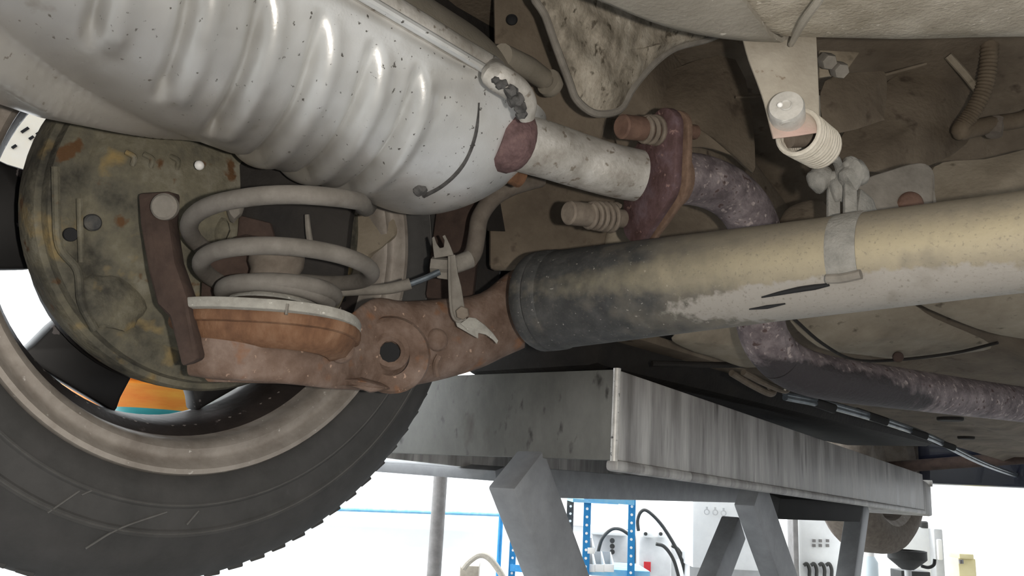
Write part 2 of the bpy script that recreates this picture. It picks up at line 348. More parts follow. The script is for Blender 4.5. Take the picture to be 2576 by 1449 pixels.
# stamped panels of the floor ahead of the axle, seen under the tube
def pxsheet(outline, d, thick, inward=None, k=1):
    return prism([u(x, y, dd) for (x, y, dd) in [(p[0], p[1], p[2] if len(p) > 2 else d) for p in outline]], FW*thick)
def dish(outline, d, depth, thick=.004, rings=5):
    # a pressed panel: outline pixels at depth d, its middle standing nearer to the viewer
    pts = [u(p[0], p[1], p[2] if len(p) > 2 else d) for p in outline]; pts = cr(pts, 4, True)
    c = sum(pts, Vector())/len(pts); rr = []
    for i in range(rings+1):
        t = i/rings; rr.append([c+(p-c)*(1-t*.97)-FW*depth*sin(t*pi/2) for p in pts])
    return fan(rr, FW*thick)
part(body, 'stamped_panel', dish([(1985, 790, 1.02), (2120, 765, 1.0), (2275, 760, .98), (2350, 800, 1.0), (2495, 868, 1.06), (2420, 890, 1.1), (2290, 905, 1.12), (2170, 893, 1.1), (2060, 872, 1.06)], 1.0, .018), M['under2'], label='pale pressed floor panel below the axle tube')
part(body, 'stamped_panel', dish([(2280, 740, .95), (2420, 725, .93), (2700, 715, .9), (2760, 860, .98), (2560, 850, 1.0), (2430, 815, .98)], .95, .012), M['under2'], label='grey pressed panel at the right under the axle tube')
part(body, 'stamped_panel', dish([(1690, 850, .98), (1760, 815, .97), (1890, 800, .97), (1935, 850, .99), (1960, 905, 1.04), (1880, 925, 1.08), (1800, 900, 1.06), (1735, 880, 1.02)], 1.0, .012), M['under2'])
part(body, 'seam_bead', tube(cr([u(1995, 800, .985), u(2070, 865, 1.03), u(2150, 905, 1.08), u(2260, 905, 1.1), u(2400, 888, 1.08), u(2510, 862, 1.03)], 5), .002, 8), M['darkunder'])
part(body, 'seam_bead', tube(cr([u(1640, 915, 1.05), u(1800, 918, 1.08), u(1915, 916, 1.1)], 4), .004, 8), M['darkunder'])
part(body, 'rubber_plug', disc(u(2258, 898, 1.085), -FW, .007, .004), M['rustdark'])
for (x, y, d, r) in ((2390, 1050, 1.5, .022), (2430, 1098, 1.75, .018)):
    part(body, 'floor_plug', disc(on(x, y, 2, zfloor(2)-.016), (0, 0, -1), r, .006), M['darkunder'])
# upper floor above the axle: cross member, hole, stamped plate, seams
part(body, 'cross_member', prism([u(1240, -40, .80), u(1500, -40, .84), u(1560, 150, .86), u(1500, 420, .86), u(1250, 420, .82)], FW*.02), M['under'], .004)
part(body, 'drain_hole', lathe([(0, 0), (.0035, 0), (.0045, -.0006), (.0055, .0005)], u(1288, 50, .797), -FW, 20), M['ink'])
part(body, 'stamped_plate', dish([(2075, 205, .80), (2200, 180, .82), (2230, 195, .82), (2225, 290, .81), (2215, 305, .81), (2085, 330, .79)], .8, .006, .003), M['under'])
part(body, 'seam_bead', tube([u(1850, 245, .86), u(2080, 228, .84), u(2330, 160, .84)], .0015, 8), M['under'])
part(body, 'rear_panel', dish([(1540, 300, .88), (1640, 200, .9), (1850, 150, .9), (1900, 420, .86), (1840, 390, .84), (1740, 370, .86), (1600, 420, .9)], .9, .02), M['under'])
part(body, 'rear_panel', dish([(2240, 200, .9), (2420, 150, .92), (2450, 330, .9), (2330, 420, .86), (2180, 430, .84), (2100, 380, .86)], .9, .015), M['under'])
part(body, 'spring_tower', prism([u(872, 500, .86), u(1010, 500, .86), u(1000, 590, .85), u(960, 622, .84), u(925, 645, .84), u(905, 720, .84), u(858, 690, .84)], FW*.03), M['under2'], .005, label='grey spring tower foot behind the muffler')
part(body, 'rear_crossmember', prism([u(1230, 420, .90), u(1640, 450, .93), u(1880, 480, .96), u(1880, 620, .96), u(1650, 640, .93), u(1400, 680, .92), u(1230, 680, .9)], FW*.03), M['under'], .006)
part(body, 'dome_plug', dome(u(1590, 612, .915), -FW, .03, .008), M['under2'])
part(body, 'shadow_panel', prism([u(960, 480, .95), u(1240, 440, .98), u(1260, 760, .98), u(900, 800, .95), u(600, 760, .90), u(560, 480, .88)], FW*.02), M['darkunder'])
part(body, 'hanger_rod', tube([u(1262, 140, .70), u(1330, 172, .74), u(1388, 212, .765)], [.0105, .0105, .009], 14), M['dustpanel'])
part(body, 'rod_end_ring', lathe([(.006, -.004), (.012, -.004), (.013, 0), (.012, .004), (.006, .004)], u(1385, 210, .755), ray(1420, 235)*.78-ray(1330, 172)*.74, 20), M['dustpanel'])

# crumpled heat shield between muffler and tank
hs = [(1345, -30), (1372, 40), (1400, 120), (1432, 205), (1450, 250), (1490, 283), (1535, 285), (1565, 270), (1590, 225), (1640, 165), (1700, 120), (1790, 95), (1820, 60), (1700, -40), (1500, -60)]
pts = cr([u(x, y, .70+.0002*(x-1345)) for x, y in hs], 4, True); c = sum(pts, Vector())/len(pts)
rr = []
for i in range(9):
    t = i/8; row = []
    for k, p in enumerate(pts):
        q = c+(p-c)*(1-t*.97); w = .0035*sin(q.x*260+q.z*120)*sin(t*pi)+.003*sin(q.x*90-q.y*150)*t
        row.append(q-FW*(.012*sin(min(1, t*3)*pi/2)*(.6)+w))
    rr.append(row)
shd = thing('heat_shield', 'crumpled grimy triangular heat shield hanging between muffler and tank', 'heat shield', c)
part(shd, 'shield_sheet', fan(rr, FW*.002), M['shield'], smooth=60)
part(shd, 'rolled_edge', tube(pts, .0035, 10, closed=True), M['dust'])

# fuel tank overhead at the right, very near
ZT = .325
edge = [(1400, -60), (1480, -5), (1560, 28), (1700, 82), (1850, 112), (1990, 120), (2150, 124), (2300, 126), (2450, 122), (2576, 120), (2800, 118), (3000, 110)]
ep = [on(x, y, 2, ZT) for x, y in edge]
tank = thing('fuel_tank', 'gritty beige coated fuel tank overhead at the right', 'fuel tank', ep[6])
def tankpart(pts, back, lo, hi, bulge):
    # rounded lower rim: rows from the rim top, round the rim, then across the belly to the back
    rows = []
    n = len(pts); cc = sum(back, Vector())/len(back)
    for (inn, dz) in ((.0, hi), (-.006, .03), (0.0, .012), (.012, .003), (.03, 0.0)):
        rows.append([p+(cc-p).normalized()*inn+Vector((0, 0, dz)) for p in pts])
    base = rows[-1]
    for t in (.15, .3, .45, .6, .8, 1.0):
        rows.append([p+(b-p)*t-Vector((0, 0, bulge*sin(t*pi)*sin(pi*(i+.5)/n))) for i, (p, b) in enumerate(zip(base, back))])
    return sheet(rows, (0, 0, .004))
epf = cr(ep[4:], 3); bk = [Vector((p.x*.55+.05, -.25, CAM.z+ZT)) for p in epf]
part(tank, 'tank_shell', tankpart(epf, bk, 0, .14, .012), M['tank'], smooth=60)
epl = cr([p+Vector((0, -.004, -.006)) for p in ep[:6]], 4); bk2 = [Vector((-.36+.2*i/(len(epl)-1), -.25, CAM.z+ZT-.006)) for i in range(len(epl))]
part(tank, 'tank_pan', tankpart(epl, bk2, 0, .14, .022), M['tank2'], smooth=60)
part(tank, 'pan_ridge', tube(cr([on(1990, 112, 2, ZT-.004), on(2020, 55, 2, ZT-.010), on(2060, 0, 2, ZT-.012), on(2110, -80, 2, ZT-.01)], 5), [.002, .003, .003, .003], 10), M['tank2'])
for (x, y) in ((2075, 150), (2105, 172)):
    part(tank, 'retaining_nut', hexbolt(u(x, y, .66), ray(2075, 300)-ray(2075, 100)+FW*-.2, .0065, .012), M['dust'])
part(tank, 'strap_end', prism([u(2062, 125, .68), u(2165, 130, .68), u(2125, 185, .67), u(2062, 195, .67)], FW*.004), M['under2'], .001)
# ================================================================== muffler
XC, ZC, A_, B_ = -.510, .299, .110, .0785
muf = thing('muffler', 'bright aluminised clamshell muffler with ribbed belly above the spring', 'muffler', rel(XC, .25, ZC-.08))
GR = [.345, .304, .262, .220, .178, .130, .085]
def shell(y, ph, up_=False):
    # ph: 0 at the inner seam, -180 deg at the outer seam (lower half); positive for the upper half
    a, b = (A_ if not up_ else A_-.016), (B_ if not up_ else .095)
    w = sin(min(1, max(0, (abs(ph)-radians(14))/radians(26)))*pi/2)*sin(min(1, max(0, (pi-abs(ph)-radians(14))/radians(26)))*pi/2)
    d = 0
    if not up_:
        for i, g in enumerate(GR):
            lim = 1.0 if i < 3 else max(0, min(1, (radians(95-(i-3)*13)-abs(ph))/radians(10)))
            gy = g+.047*min(1, abs(ph)/radians(100))
            x = (y-gy)
            d -= .0085*math.exp(-(x/.0045)**2)*w*lim
            d += .0042*math.exp(-((x-.0125)/.0075)**2)*w*lim
        # pressed flat at the rear lower side
        if y < .33:
            s = max(0, min(1, (abs(ph)-radians(70)-(y-.10)*5.0)/.12))*max(0, min(1, (.30-y)/.02))
            d += s*(.004+.016*min(1, max(0, (.28-y)/.11)))*max(0, min(1, (radians(150)-abs(ph))/.5))
    if abs(ph) > pi/2: a -= .020
    x = XC+(a+d)*cos(ph); z = ZC+(b+d)*(-sin(abs(ph)) if not up_ else sin(abs(ph)))
    return x, z
NK = Vector((-.470, .530, .308))
def shellrows(up_):
    rows = []; ny = 60 if up_ else 400; ys = [-.10+.555*i/ny for i in range(ny+1)]; nj = 60 if up_ else 96
    phs = [pi*j/nj for j in range(nj+1)]
    for y in ys: rows.append([rel(shell(y, p, up_)[0], y, shell(y, p, up_)[1]) for p in phs])
    for i in range(1, 15):                    # domed front end closing on the inlet neck
        t = i/14; s = max(.22, cos(t*pi/2)**.66) if t < 1 else .22; yy = .455+.072*sin(t*pi/2); k = (1-s)/(1-.22)
        row = []
        for p in phs:
            x, z = shell(.455, p, up_); q = Vector((XC+(NK.x-XC)*k, 0, ZC+(NK.z-ZC)*k))
            row.append(rel(q.x+(x-XC)*s, yy, q.z+(z-ZC)*s))
        rows.append(row)
    return rows
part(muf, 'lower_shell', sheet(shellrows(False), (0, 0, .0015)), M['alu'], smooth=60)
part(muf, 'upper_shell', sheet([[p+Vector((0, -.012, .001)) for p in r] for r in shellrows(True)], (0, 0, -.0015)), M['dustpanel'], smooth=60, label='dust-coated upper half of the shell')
# rolled seam with its torn, sooty front end
sp = [rel(-.398, y, ZC+.006) for y in (-.1, 0, .1, .2, .3, .38, .42)]+[u(1245, 190, .588), u(1298, 225, .602), u(1322, 262, .612), u(1326, 300, .62)]
part(muf, 'seam_lip', tube(cr(sp, 6), [.0095]*8+[.010, .010, .009, .006], 14, flat=.8), M['aludust'])
part(muf, 'seam_lip', tube([rel(-.398+.0105, y, ZC-.006) for y in (-.1, .1, .3, .42)], .0035, 10), M['alu'])
part(muf, 'soot_crust', join(*[lumps(u(x, y, d), (r, r, r*.9), i, .3, 2) for i, (x, y, d, r) in enumerate([(1262, 212, .583, .004), (1285, 232, .587, .0055), (1298, 250, .592, .0055), (1307, 270, .597, .005), (1312, 288, .602, .004), (1246, 203, .581, .003)])]), M['soot'], label='black torn soot crust in the seam')
# dark scorch line following the end crease
cre = [(1203, 258), (1198, 330), (1178, 390), (1150, 432), (1110, 468), (1065, 492)]
def onshell(px, py):
    best = None; d0 = ray(px, py)
    for i in range(260):
        dd = .35+.4*i/259; p = d0*dd
        y = p.y
        if y > .5: break
        e = ((p.x-XC)/A_)**2+((p.z-ZC)/B_)**2
        if e <= 1.0: return CAM+d0*(dd-.0006), dd
    return CAM+d0*.6, .6
part(muf, 'scorch_streak', tube(cr([onshell(x, y)[0] for x, y in cre], 5), [.0012, .0014, .0016, .0022, .0022, .0024], 8), M['soot'], label='grey scorch streak along the end crease')
part(muf, 'scorch_spot', lumps(onshell(1056, 476)[0], (.006, .006, .006), 3, .2, 2), M['soot'])
# weld collar, inlet pipe
pa, pb, pc = u(1262, 346, .678), u(1450, 402, .712), u(1602, 442, .732)
def pipe_r(px): return px
part(muf, 'weld_collar', tube(cr([u(1245, 340, .676), u(1268, 347, .679), u(1290, 353, .682), u(1302, 357, .685)], 4), [.024, .0280, .0280, .0250], 24), M['weld'], label='purple rusty weld collar')
part(muf, 'inlet_pipe', tube(cr([pa, u(1370, 376, .695), pb, u(1530, 426, .722), pc], 6), [.0240, .0238, .0234, .0230, .0230], 32), M['aludust'])
part(muf, 'hanger_stub', tube([u(1225, 405, .70), u(1310, 445, .72)], .010, 14), M['rustorange'])
# flange ring fixed to the inlet pipe: an oval plate with two spring bolts
fax = (u(1690, 445, .752)-u(1600, 440, .728)).normalized()
fc = u(1640, 448, .738)
b1, b2 = u(1690, 318, .735), u(1560, 555, .752)
def oval(c, ax, p1, p2, rc, rb, th):
    # plate outline: a big circle hulled with two small ones, as an extruded outline
    ax = ax.normalized(); e = (p2-p1); e = (e-ax*e.dot(ax)).normalized(); f = ax.cross(e)
    L1 = (p1-c).dot(e); L2 = (p2-c).dot(e)
    out = []
    N_ = 64
    # hull by support function sampling
    for k in range(N_):
        a = 2*pi*k/N_; d2 = (cos(a), sin(a))
        cand = [((0, 0), rc), ((L1, 0), rb), ((L2, 0), rb)]
        o, r = max(cand, key=lambda q: q[0][0]*d2[0]+q[0][1]*d2[1]+q[1])
        out.append(c+e*(o[0]+d2[0]*r)+f*(o[1]+d2[1]*r))
    return prism([q-ax*th/2 for q in out], ax*th), e
fv, fe = oval(fc, fax, b1, b2, .033, .017, .009)
part(muf, 'flange_plate', fv, M['flange'], .0015, label='purple rust flange plate')
for (x, y, d, x2, y2, d2, mt) in ((1562, 318, .70, 1690, 332, .735, 'boltrust'), (1428, 535, .715, 1545, 548, .748, 'boltdust')):
    a, b = u(x, y, d), u(x2, y2, d2); ax = (b-a).normalized(); ln = (b-a).length
    bl = part(muf, 'flange_bolt', lathe([(0, 0), (.009, 0), (.0105, .0015), (.0105, ln*.40), (.0085, ln*.42), (.0085, ln+.01), (0, ln+.01)], a, ax, 24), M[mt])
    e0, e1, e2 = frame(ax); hp = []
    for k in range(5*20+1):
        t = k/20*2*pi; hp.append(a+ax*(ln*.42+ln*.58*k/100)+(e1*cos(t)+e2*sin(t))*(.0105+.0018*k/100))
    part(bl, 'bolt_spring', tube(hp, .0024, 8), M['boltdust'])
part(muf, 'flange_bolt', disc(u(1722, 330, .77), fax, .007, .02, 12), M['boltrust'])

# ================================================================== front exhaust pipe
exh = thing('exhaust_pipe', 'purple heat-tinted exhaust pipe looping over behind the axle tube', 'exhaust pipe', u(1900, 800, .83))
pp = [(1640, 448, .738), (1700, 448, .752), (1770, 456, .768), (1838, 488, .785), (1886, 545, .80), (1908, 620, .812), (1905, 700, .822), (1908, 780, .83), (1928, 858, .84), (1985, 918, .858), (2080, 950, .885), (2250, 975, .955), (2420, 998, 1.045), (2576, 1018, 1.13), (2900, 1060, 1.33)]
pth = cr([u(*p) for p in pp], 6)
cut = int(len(pth)*.62)
part(exh, 'rear_bend', tube(pth[:cut+1], .0240, 28), M['pipe'])
part(exh, 'front_run', tube(pth[cut:], .0240, 28), M['pipe'], label='straight run with a dark peeled underside')
fv, fe = oval(fc+fax*.013, fax, b1+fax*.013, b2+fax*.013, .0335, .016, .006)
part(exh, 'mating_flange', fv, M['gasket'], .001, label='brown rusty mating flange')
part(exh, 'joint_ring', tube([fc+fax*.016, fc+fax*.026], [.028, .027], 28), M['gasket'])

# ================================================================== rear axle
YA = .60
ax_ = thing('rear_axle', 'thick axle tube with black and mud-tan paint and rusty left end', 'axle', rel(-.3, YA, .12))
prof = [(-.470, .0455), (-.455, .0455), (-.40, .0435), (-.25, .0375), (-.10, .0330), (.10, .031), (.35, .031)]
ap = [rel(x, YA, .166) for x, r in prof]
part(ax_, 'axle_tube', tube(ap, [r for x, r in prof], 48), M['axle'])
part(ax_, 'tube_collar', lathe([(.030, -.016), (.0455, -.016), (.0475, -.012), (.0475, -.004), (.0462, -.002), (.0475, 0), (.0470, .010), (.0455, .013), (.030, .013)], rel(-.470, YA, .166), (1, 0, 0), 48), M['axle'])
# rusty casting: loft of oval sections from the tube end to the spring perch
def ov(c, ex, ez, a, b, n=28, p=3.0):
    out = []
    for k in range(n+1):
        t = 2*pi*k/n; ct, st = cos(t), sin(t)
        out.append(c+ex*a*math.copysign(abs(ct)**(2/p), ct)+ez*b*math.copysign(abs(st)**(2/p), st))
    return out
def sect(xt, yt, yb, d, a, dep, p=3.0):              # section through the pixel column xt between rows yt and yb
    t, b = u(xt, yt, d), u(xt, yb, d); c = (t+b)/2; return ov(c+FW*dep*.5, FW, (t-b).normalized(), dep, (t-b).length/2, 28, p if xt > 900 else 6.0)
secs = [sect(1320, 662, 878, .825, 0, .042), sect(1270, 690, 900, .815, 0, .042), sect(1205, 738, 930, .795, 0, .040), sect(1110, 752, 958, .765, 0, .038), sect(1010, 758, 978, .735, 0, .036), sect(930, 752, 985, .708, 0, .034),
        sect(850, 815, 978, .668, 0, .036), sect(760, 825, 968, .640, 0, .036), sect(660, 828, 960, .625, 0, .036), sect(560, 830, 954, .620, 0, .034), sect(490, 840, 945, .620, 0, .030)]
secs = [list(r) for r in secs]
sm = []
cols = list(zip(*secs)); cols = [cr(c_, 4) for c_ in cols]; sm = list(zip(*cols))
part(ax_, 'cast_arm', join(grid(sm), (list(sm[-1][:-1]), [tuple(range(len(sm[-1])-1))])), M['axlerust'], smooth=60)
def onarm(px, py, lift=0): # front surface depth of the arm along the pixel columns
    tb = [(1320, .825), (1270, .815), (1205, .795), (1110, .765), (1010, .735), (930, .708), (850, .668), (760, .640), (660, .625), (560, .620), (480, .620)]
    for (x1, d1), (x0, d0) in zip(tb, tb[1:]):
        if px >= x0: t = (px-x0)/(x1-x0); d = d0+(d1-d0)*t; break
    else: d = .63
    return u(px, py, d-.018-lift)
nrm = -(FW*.95+UP*.1+RT*.05).normalized()
part(ax_, 'pressed_ring', lathe([(.034, -.004), (.033, .001), (.030, .0035), (.022, .003), (.017, .002)], onarm(982, 895, .0), nrm, 32), M['axlerust'])
rg = part(ax_, 'hole_ring', lathe([(.017, -.004), (.0165, .003), (.013, .0055), (.009, .004), (.008, -.004)], onarm(984, 882, .001), nrm, 28), M['axlerust'])
part(rg, 'torn_hole', lathe([(0, .0042), (.0045, .0042), (.0088, .0042), (.0088, .003)], onarm(983, 884, .001), nrm, 10), M['ink'], label='dark jagged hole')
part(ax_, 'cast_boss', dome(onarm(1098, 855, .001), nrm, .0105, .007), M['axlerust'])
part(ax_, 'cast_boss', dome(onarm(858, 880, .002), nrm, .011, .006), M['axlerust'])
part(ax_, 'cast_rib', tube(cr([onarm(1105, 895, .002), onarm(1096, 915, .0), onarm(1100, 945, -.004)], 4), .003, 8), M['axlerust'])
# spring perch: pressed tray carried by the arm
pcx = u(690, 792, .64); upv = Vector((-.04, .05, 1)).normalized()
# perch tray flange: oval plate, thicker rust lip under the rubber pad
def ringpoly(c, ex, ey, a, b, n=40, p=2.6): return ov(c, ex, ey, a, b, n, p)[:-1]
tr = (RT-upv*RT.dot(upv)).normalized(); tf = upv.cross(tr)
pc0 = u(674, 812, .645)
part(ax_, 'perch_tray', prism(ringpoly(pc0, tr, tf, .0720, .048), -upv*.011), M['rustorange'], .003, label='orange rusty spring tray')
part(ax_, 'perch_bowl', join(grid([ringpoly(pc0-upv*h, tr, tf, a, b)+[ringpoly(pc0-upv*h, tr, tf, a, b)[0]] for h, a, b in ((.010, .069, .045), (.016, .066, .043), (.022, .062, .040), (.026, .05, .03))])), M['rustorange'], smooth=60, label='rust-streaked bowl under the tray')
# lower keel lip of the arm
part(ax_, 'keel_lip', prism([u(492, 925, .625), u(520, 962, .625), u(700, 966, .64), u(880, 972, .665), u(930, 990, .69), u(990, 978, .71), u(900, 955, .668), u(640, 950, .635)], FW*.02), M['axlerust'], .002)
part(ax_, 'arm_strut', prism([u(345, 485, 0.623), u(430, 480, 0.627), u(425, 560, 0.620), u(440, 660, 0.610), u(470, 745, 0.600), u(480, 800, 0.595), u(500, 905, 0.590), u(455, 925, 0.585), u(440, 860, 0.590), u(425, 800, 0.595), u(395, 770, 0.605), u(370, 680, 0.610), u(350, 560, 0.617)], FW*.02), M['rustdark'], .003, label='dark rusty strut beside the backing plate')
part(ax_, 'strut_bolt', disc(u(418, 521, .618), -FW, .0100, .006), M['dust'])
part(ax_, 'dark_cover_sheet', prism([u(455, 395, .700), u(905, 420, .715), u(880, 560, .715), u(866, 700, .715), u(820, 785, .71), u(480, 790, .70), u(452, 600, .70)], FW*.018), M['darkunder'], .004)  # dark sheet added to black out the plate behind the spring
part(ax_, 'carrier_patch', prism([u(600, 540, .698), u(680, 560, .698), u(705, 645, .698), u(590, 650, .698)], FW*.006), M['rustdark'], .002)
part(ax_, 'carrier_nut', lumps(u(592, 525, .694), (.009, .006, .011), 31, .15, 2), M['dust'])
part(ax_, 'carrier_nut', lumps(u(556, 580, .694), (.010, .006, .012), 33, .2, 2), M['drum'])
part(ax_, 'dirt_streak', tube(cr([u(772, 540, .698), u(776, 585, .698), u(785, 640, .698)], 4), [.0020, .0026, .0030], 8), M['dust'])
# left stub that carries the wheel hub
part(ax_, 'stub_axle', tube([rel(-.615, .36, .15), rel(-.575, .375, .135), rel(-.55, .40, .125)], [.04, .022, .022], 20), M['rustdark'])
def onaxle(px, py, o=.0004):
    d = ray(px, py); a = d.y**2+d.z**2; rr_ = .034+o
    for it in range(3):
        b_ = -(d.y*YA+d.z*.166); c__ = YA**2+.166**2-rr_**2; t = (-b_-sqrt(max(0, b_*b_-a*c__)))/a; x = d.x*t
        for (xa, ra), (xb, rb) in zip(prof, prof[1:]):
            if xa <= x <= xb: rr_ = ra+(rb-ra)*(x-xa)/(xb-xa)+o
    return CAM+d*t
part(ax_, 'paint_scratch', tube(cr([onaxle(x, y) for x, y in ((1916, 748), (1960, 738), (2010, 728), (2050, 722), (2086, 716))], 4), [.0006, .0016, .0022, .0022, .0012], 8), M['ink'], label='long black scratch left of the clamp')
part(ax_, 'paint_scratch', tube(cr([onaxle(x, y) for x, y in ((1885, 778), (1930, 772), (1975, 764))], 4), [.0005, .0016, .0006], 8), M['ink'])
part(ax_, 'weld_spatter', lumps(onaxle(1340, 660), (.006, .004, .003), 4, .25, 2), M['dust'])
# axle clamp strap with ears for the link
ck = thing('axle_clamp', 'grey dust-caked clamp strap round the axle tube under the link spring', 'clamp', on(2110, 640, 1, .56))
cxx = on(2112, 640, 1, .565).x
ca = Vector((cxx, YA, CAM.z+.166))
part(ck, 'strap_band', lathe([(.0330, -.0105), (.0362, -.0105), (.0368, -.008), (.0368, .008), (.0362, .0105), (.0330, .0105)], ca, (1, 0, 0), 40, (0, -1, 0), radians(-120), radians(35)), M['dust2'])
part(ck, 'strap_lip', tube(cr([on(2082, 702, 1, .5615), on(2120, 700, 1, .560), on(2166, 690, 1, .5595)], 4), .0035, 10), M['dust'])
for (x, y0_, y1_, d) in ((2098, 470, 556, .655), (2140, 462, 552, .640)):
    part(ck, 'clamp_ear', beam(u(x-2, y0_, d), u(x-2, y1_, d-.01), .010, .006, RT), M['dust2'], .002)
part(ck, 'through_bolt', tube([u(2045, 452, .66), u(2165, 440, .645)], [.0055, .0055], 14), M['dust2'])
part(ck, 'bolt_head', lumps(u(2062, 450, .657), (.010, .009, .011), 5, .12), M['dust2'])
part(ck, 'caked_nut', lumps(u(2148, 438, .64), (.0105, .009, .0125), 9, .2), M['dust2'])
part(ck, 'caked_nut', lumps(u(2140, 412, .642), (.006, .006, .006), 11, .2), M['dust2'])
part(ck, 'caked_pivot', lumps(u(2110, 470, .65), (.006, .007, .013), 15, .2), M['dust2'])
part(ck, 'side_plate', prism(cr([u(2150, 470, .69), u(2250, 425, .70), (u(2318, 410, .70)), u(2348, 430, .70), u(2352, 480, .69), u(2345, 560, .68), u(2160, 580, .67)], 4, True), FW*.005), M['dust'], .001)
part(ck, 'plate_bolt', dome(u(2290, 515, .686), -FW, .011, .006), M['boltrust'])
part(ck, 'gusset', prism([u(2165, 470, .66), u(2200, 500, .665), u(2222, 570, .66), u(2150, 575, .65)], FW*.012), M['dust2'], .003)
# mud-covered mounting beyond the axle, right
part(body, 'tunnel_cover', dish([(2350, 420, .84), (2480, 400, .82), (2650, 380, .80), (2680, 560, .78), (2420, 570, .78), (2340, 540, .80)], .8, .01), M['under2'])
part(body, 'tunnel_cover', dish([(1960, 570, .80), (1990, 520, .82), (2070, 505, .82), (2090, 600, .78), (1970, 620, .78)], .8, .012), M['under'])
# ================================================================== coil spring on the perch
cs = thing('coil_spring', 'grey dusty suspension coil spring standing on the rusty tray', 'coil spring', u(690, 785, .66))
def ringc(px, py, d): return u(px, py, d)
hc = [(0, (694, 750, .638), .0390), (1, (698, 685, .638), .0565), (2, (772, 606, .645), .0850), (3, (830, 470, .655), .0850), (4, (800, 300, .68), .0830)]
hx = []
a_start = radians(250)
for k in range(-8, int(28*2.19)):
    t = max(0, k/28); i = min(int(t), 3); f_ = t-i; f2 = f_*f_*(3-2*f_)
    c0, c1 = u(*hc[i][1]), u(*hc[i+1][1]); r = hc[i][2]+(hc[i+1][2]-hc[i][2])*f2
    c_ = c0+(c1-c0)*f_
    th = a_start+2*pi*(k/28)
    hx.append(c_+tr*r*cos(th)+tf*r*sin(th))
hx = hx[:-1]+[u(903, 506, .605), u(914, 522, .66), u(926, 524, .74), u(940, 500, .80)]      # the wire's tail runs up behind the muffler
part(cs, 'coil_wire', tube(cr(hx, 2), .0066, 14), M['spring'])
part(cs, 'coil_seat_ring', tube([u(694, 748, .638)+tr*.039*cos(t)+tf*.039*sin(t) for t in [2*pi*k/40 for k in range(40)]], .0066, 12, closed=True), M['spring'])
# rubber pad between spring and tray
pdp = u(674, 792, .642)
pad = thing('spring_pad', 'pale grey rubber pad between coil spring and rusty tray', 'spring pad', pdp)
part(pad, 'pad_plate', prism(ringpoly(pdp, tr, tf, .0715, .050), -upv*.0080), M['pad'], .0015)
part(pad, 'pad_boss', lathe([(.038, -.002), (.034, .004), (.031, .010), (0, .010)], u(690, 772, .64), upv, 36), M['pad'])
part(pad, 'pad_seam', box(u(722, 778, .592), .0015, .002, .008, tr, tf, upv), M['dust'])
bs = thing('bump_stop', 'short dusty bump stop column inside the coil spring', 'bump stop', u(685, 735, .638))
part(bs, 'stop_column', lathe([(0, -.004), (.027, -.004), (.026, .0), (.0195, .004), (.0185, .016), (.021, .022), (.021, .03), (0, .03)], u(685, 735, .638), upv, 32), M['hose'])

# ================================================================== drum brake backing plate
NW = Vector((1, -.04, -.12)).normalized(); e1w = Vector((0, 1, 0)); e1w = (e1w-NW*e1w.dot(NW)).normalized(); e2w = NW.cross(e1w)
DC = WC+e2w*.015-e1w*.003
dr = thing('brake_backing_plate', 'mud-caked round brake backing plate inside the wheel', 'brake plate', DC-Vector((0, 0, .15)))
part(dr, 'plate_dish', lathe([(.1480, -.035), (.1480, -.012), (.1455, -.007), (.141, -.006), (.139, .002), (.128, .006), (.118, .004), (.112, .010), (.085, .013), (.080, .017), (0, .018)], DC, NW, 72, e1w), M['drum'], smooth=40)
for (x, y, r, mt, h) in ((178, 590, .0052, 'ink', .0006), (232, 560, .0065, 'axle', .003), (415, 640, .008, 'dust', .004)):
    d = ray(x, y); t = ((DC+NW*.0125-CAM).dot(NW))/d.dot(NW)
    part(dr, 'plate_plug' if mt != 'ink' else 'inspection_hole', disc(CAM+d*t-NW*.001, NW, r, h+.001, 20), M[mt])
def ondrum(x, y, o=.013):
    d = ray(x, y); t = ((DC+NW*o-CAM).dot(NW))/d.dot(NW); return CAM+d*t
part(dr, 'pressed_rib', tube(cr([ondrum(140, 420), ondrum(142, 520), ondrum(150, 620), ondrum(195, 680), ondrum(205, 760), ondrum(240, 830)], 5), .003, 8), M['drum'])
part(dr, 'pressed_rib', tube(cr([ondrum(200, 500), ondrum(202, 580), ondrum(205, 660)], 4), .0022, 8), M['drum'])
part(dr, 'mud_cake', lumps(ondrum(285, 760, .010), (.006, .026, .022), 21, .12), M['drum'])
for (x, y) in ((375, 400), (440, 405), (330, 395)):
    part(dr, 'brake_fitting', tube(cr([ondrum(x-12, y-12, .016), ondrum(x+8, y, .02), ondrum(x+4, y+20, .016)], 4), .0022, 8), M['drum'])
part(dr, 'bleed_nipple', dome(ondrum(501, 416, .03), NW, .004, .004, 12), M['white'])

# ================================================================== rear wheel
wh = thing('road_wheel', 'dark rear tyre on a grimy spoked rim seen from inside', 'wheel', WC-Vector((0, 0, .30)))
# tyre: sidewall profile round the wheel axis (axis points inboard)
tp = [(.196, -.012), (.2005, -.002), (.206, .004), (.215, .009), (.222, .0105), (.2235, .0115), (.226, .0115), (.2275, .0105), (.244, .010), (.2455, .0112), (.250, .0112), (.2515, .0098), (.266, .004), (.278, -.004), (.288, -.014), (.2945, -.024), (.2985, -.034), (.301, -.050), (.302, -.075), (.302, -.115), (.301, -.140), (.2985, -.154), (.290, -.172), (.270, -.190), (.240, -.198), (.215, -.195), (.200, -.185), (.192, -.170)]
ty = part(wh, 'tyre', lathe(tp, WC, NW, 120, e1w), M['tyre'], smooth=25)
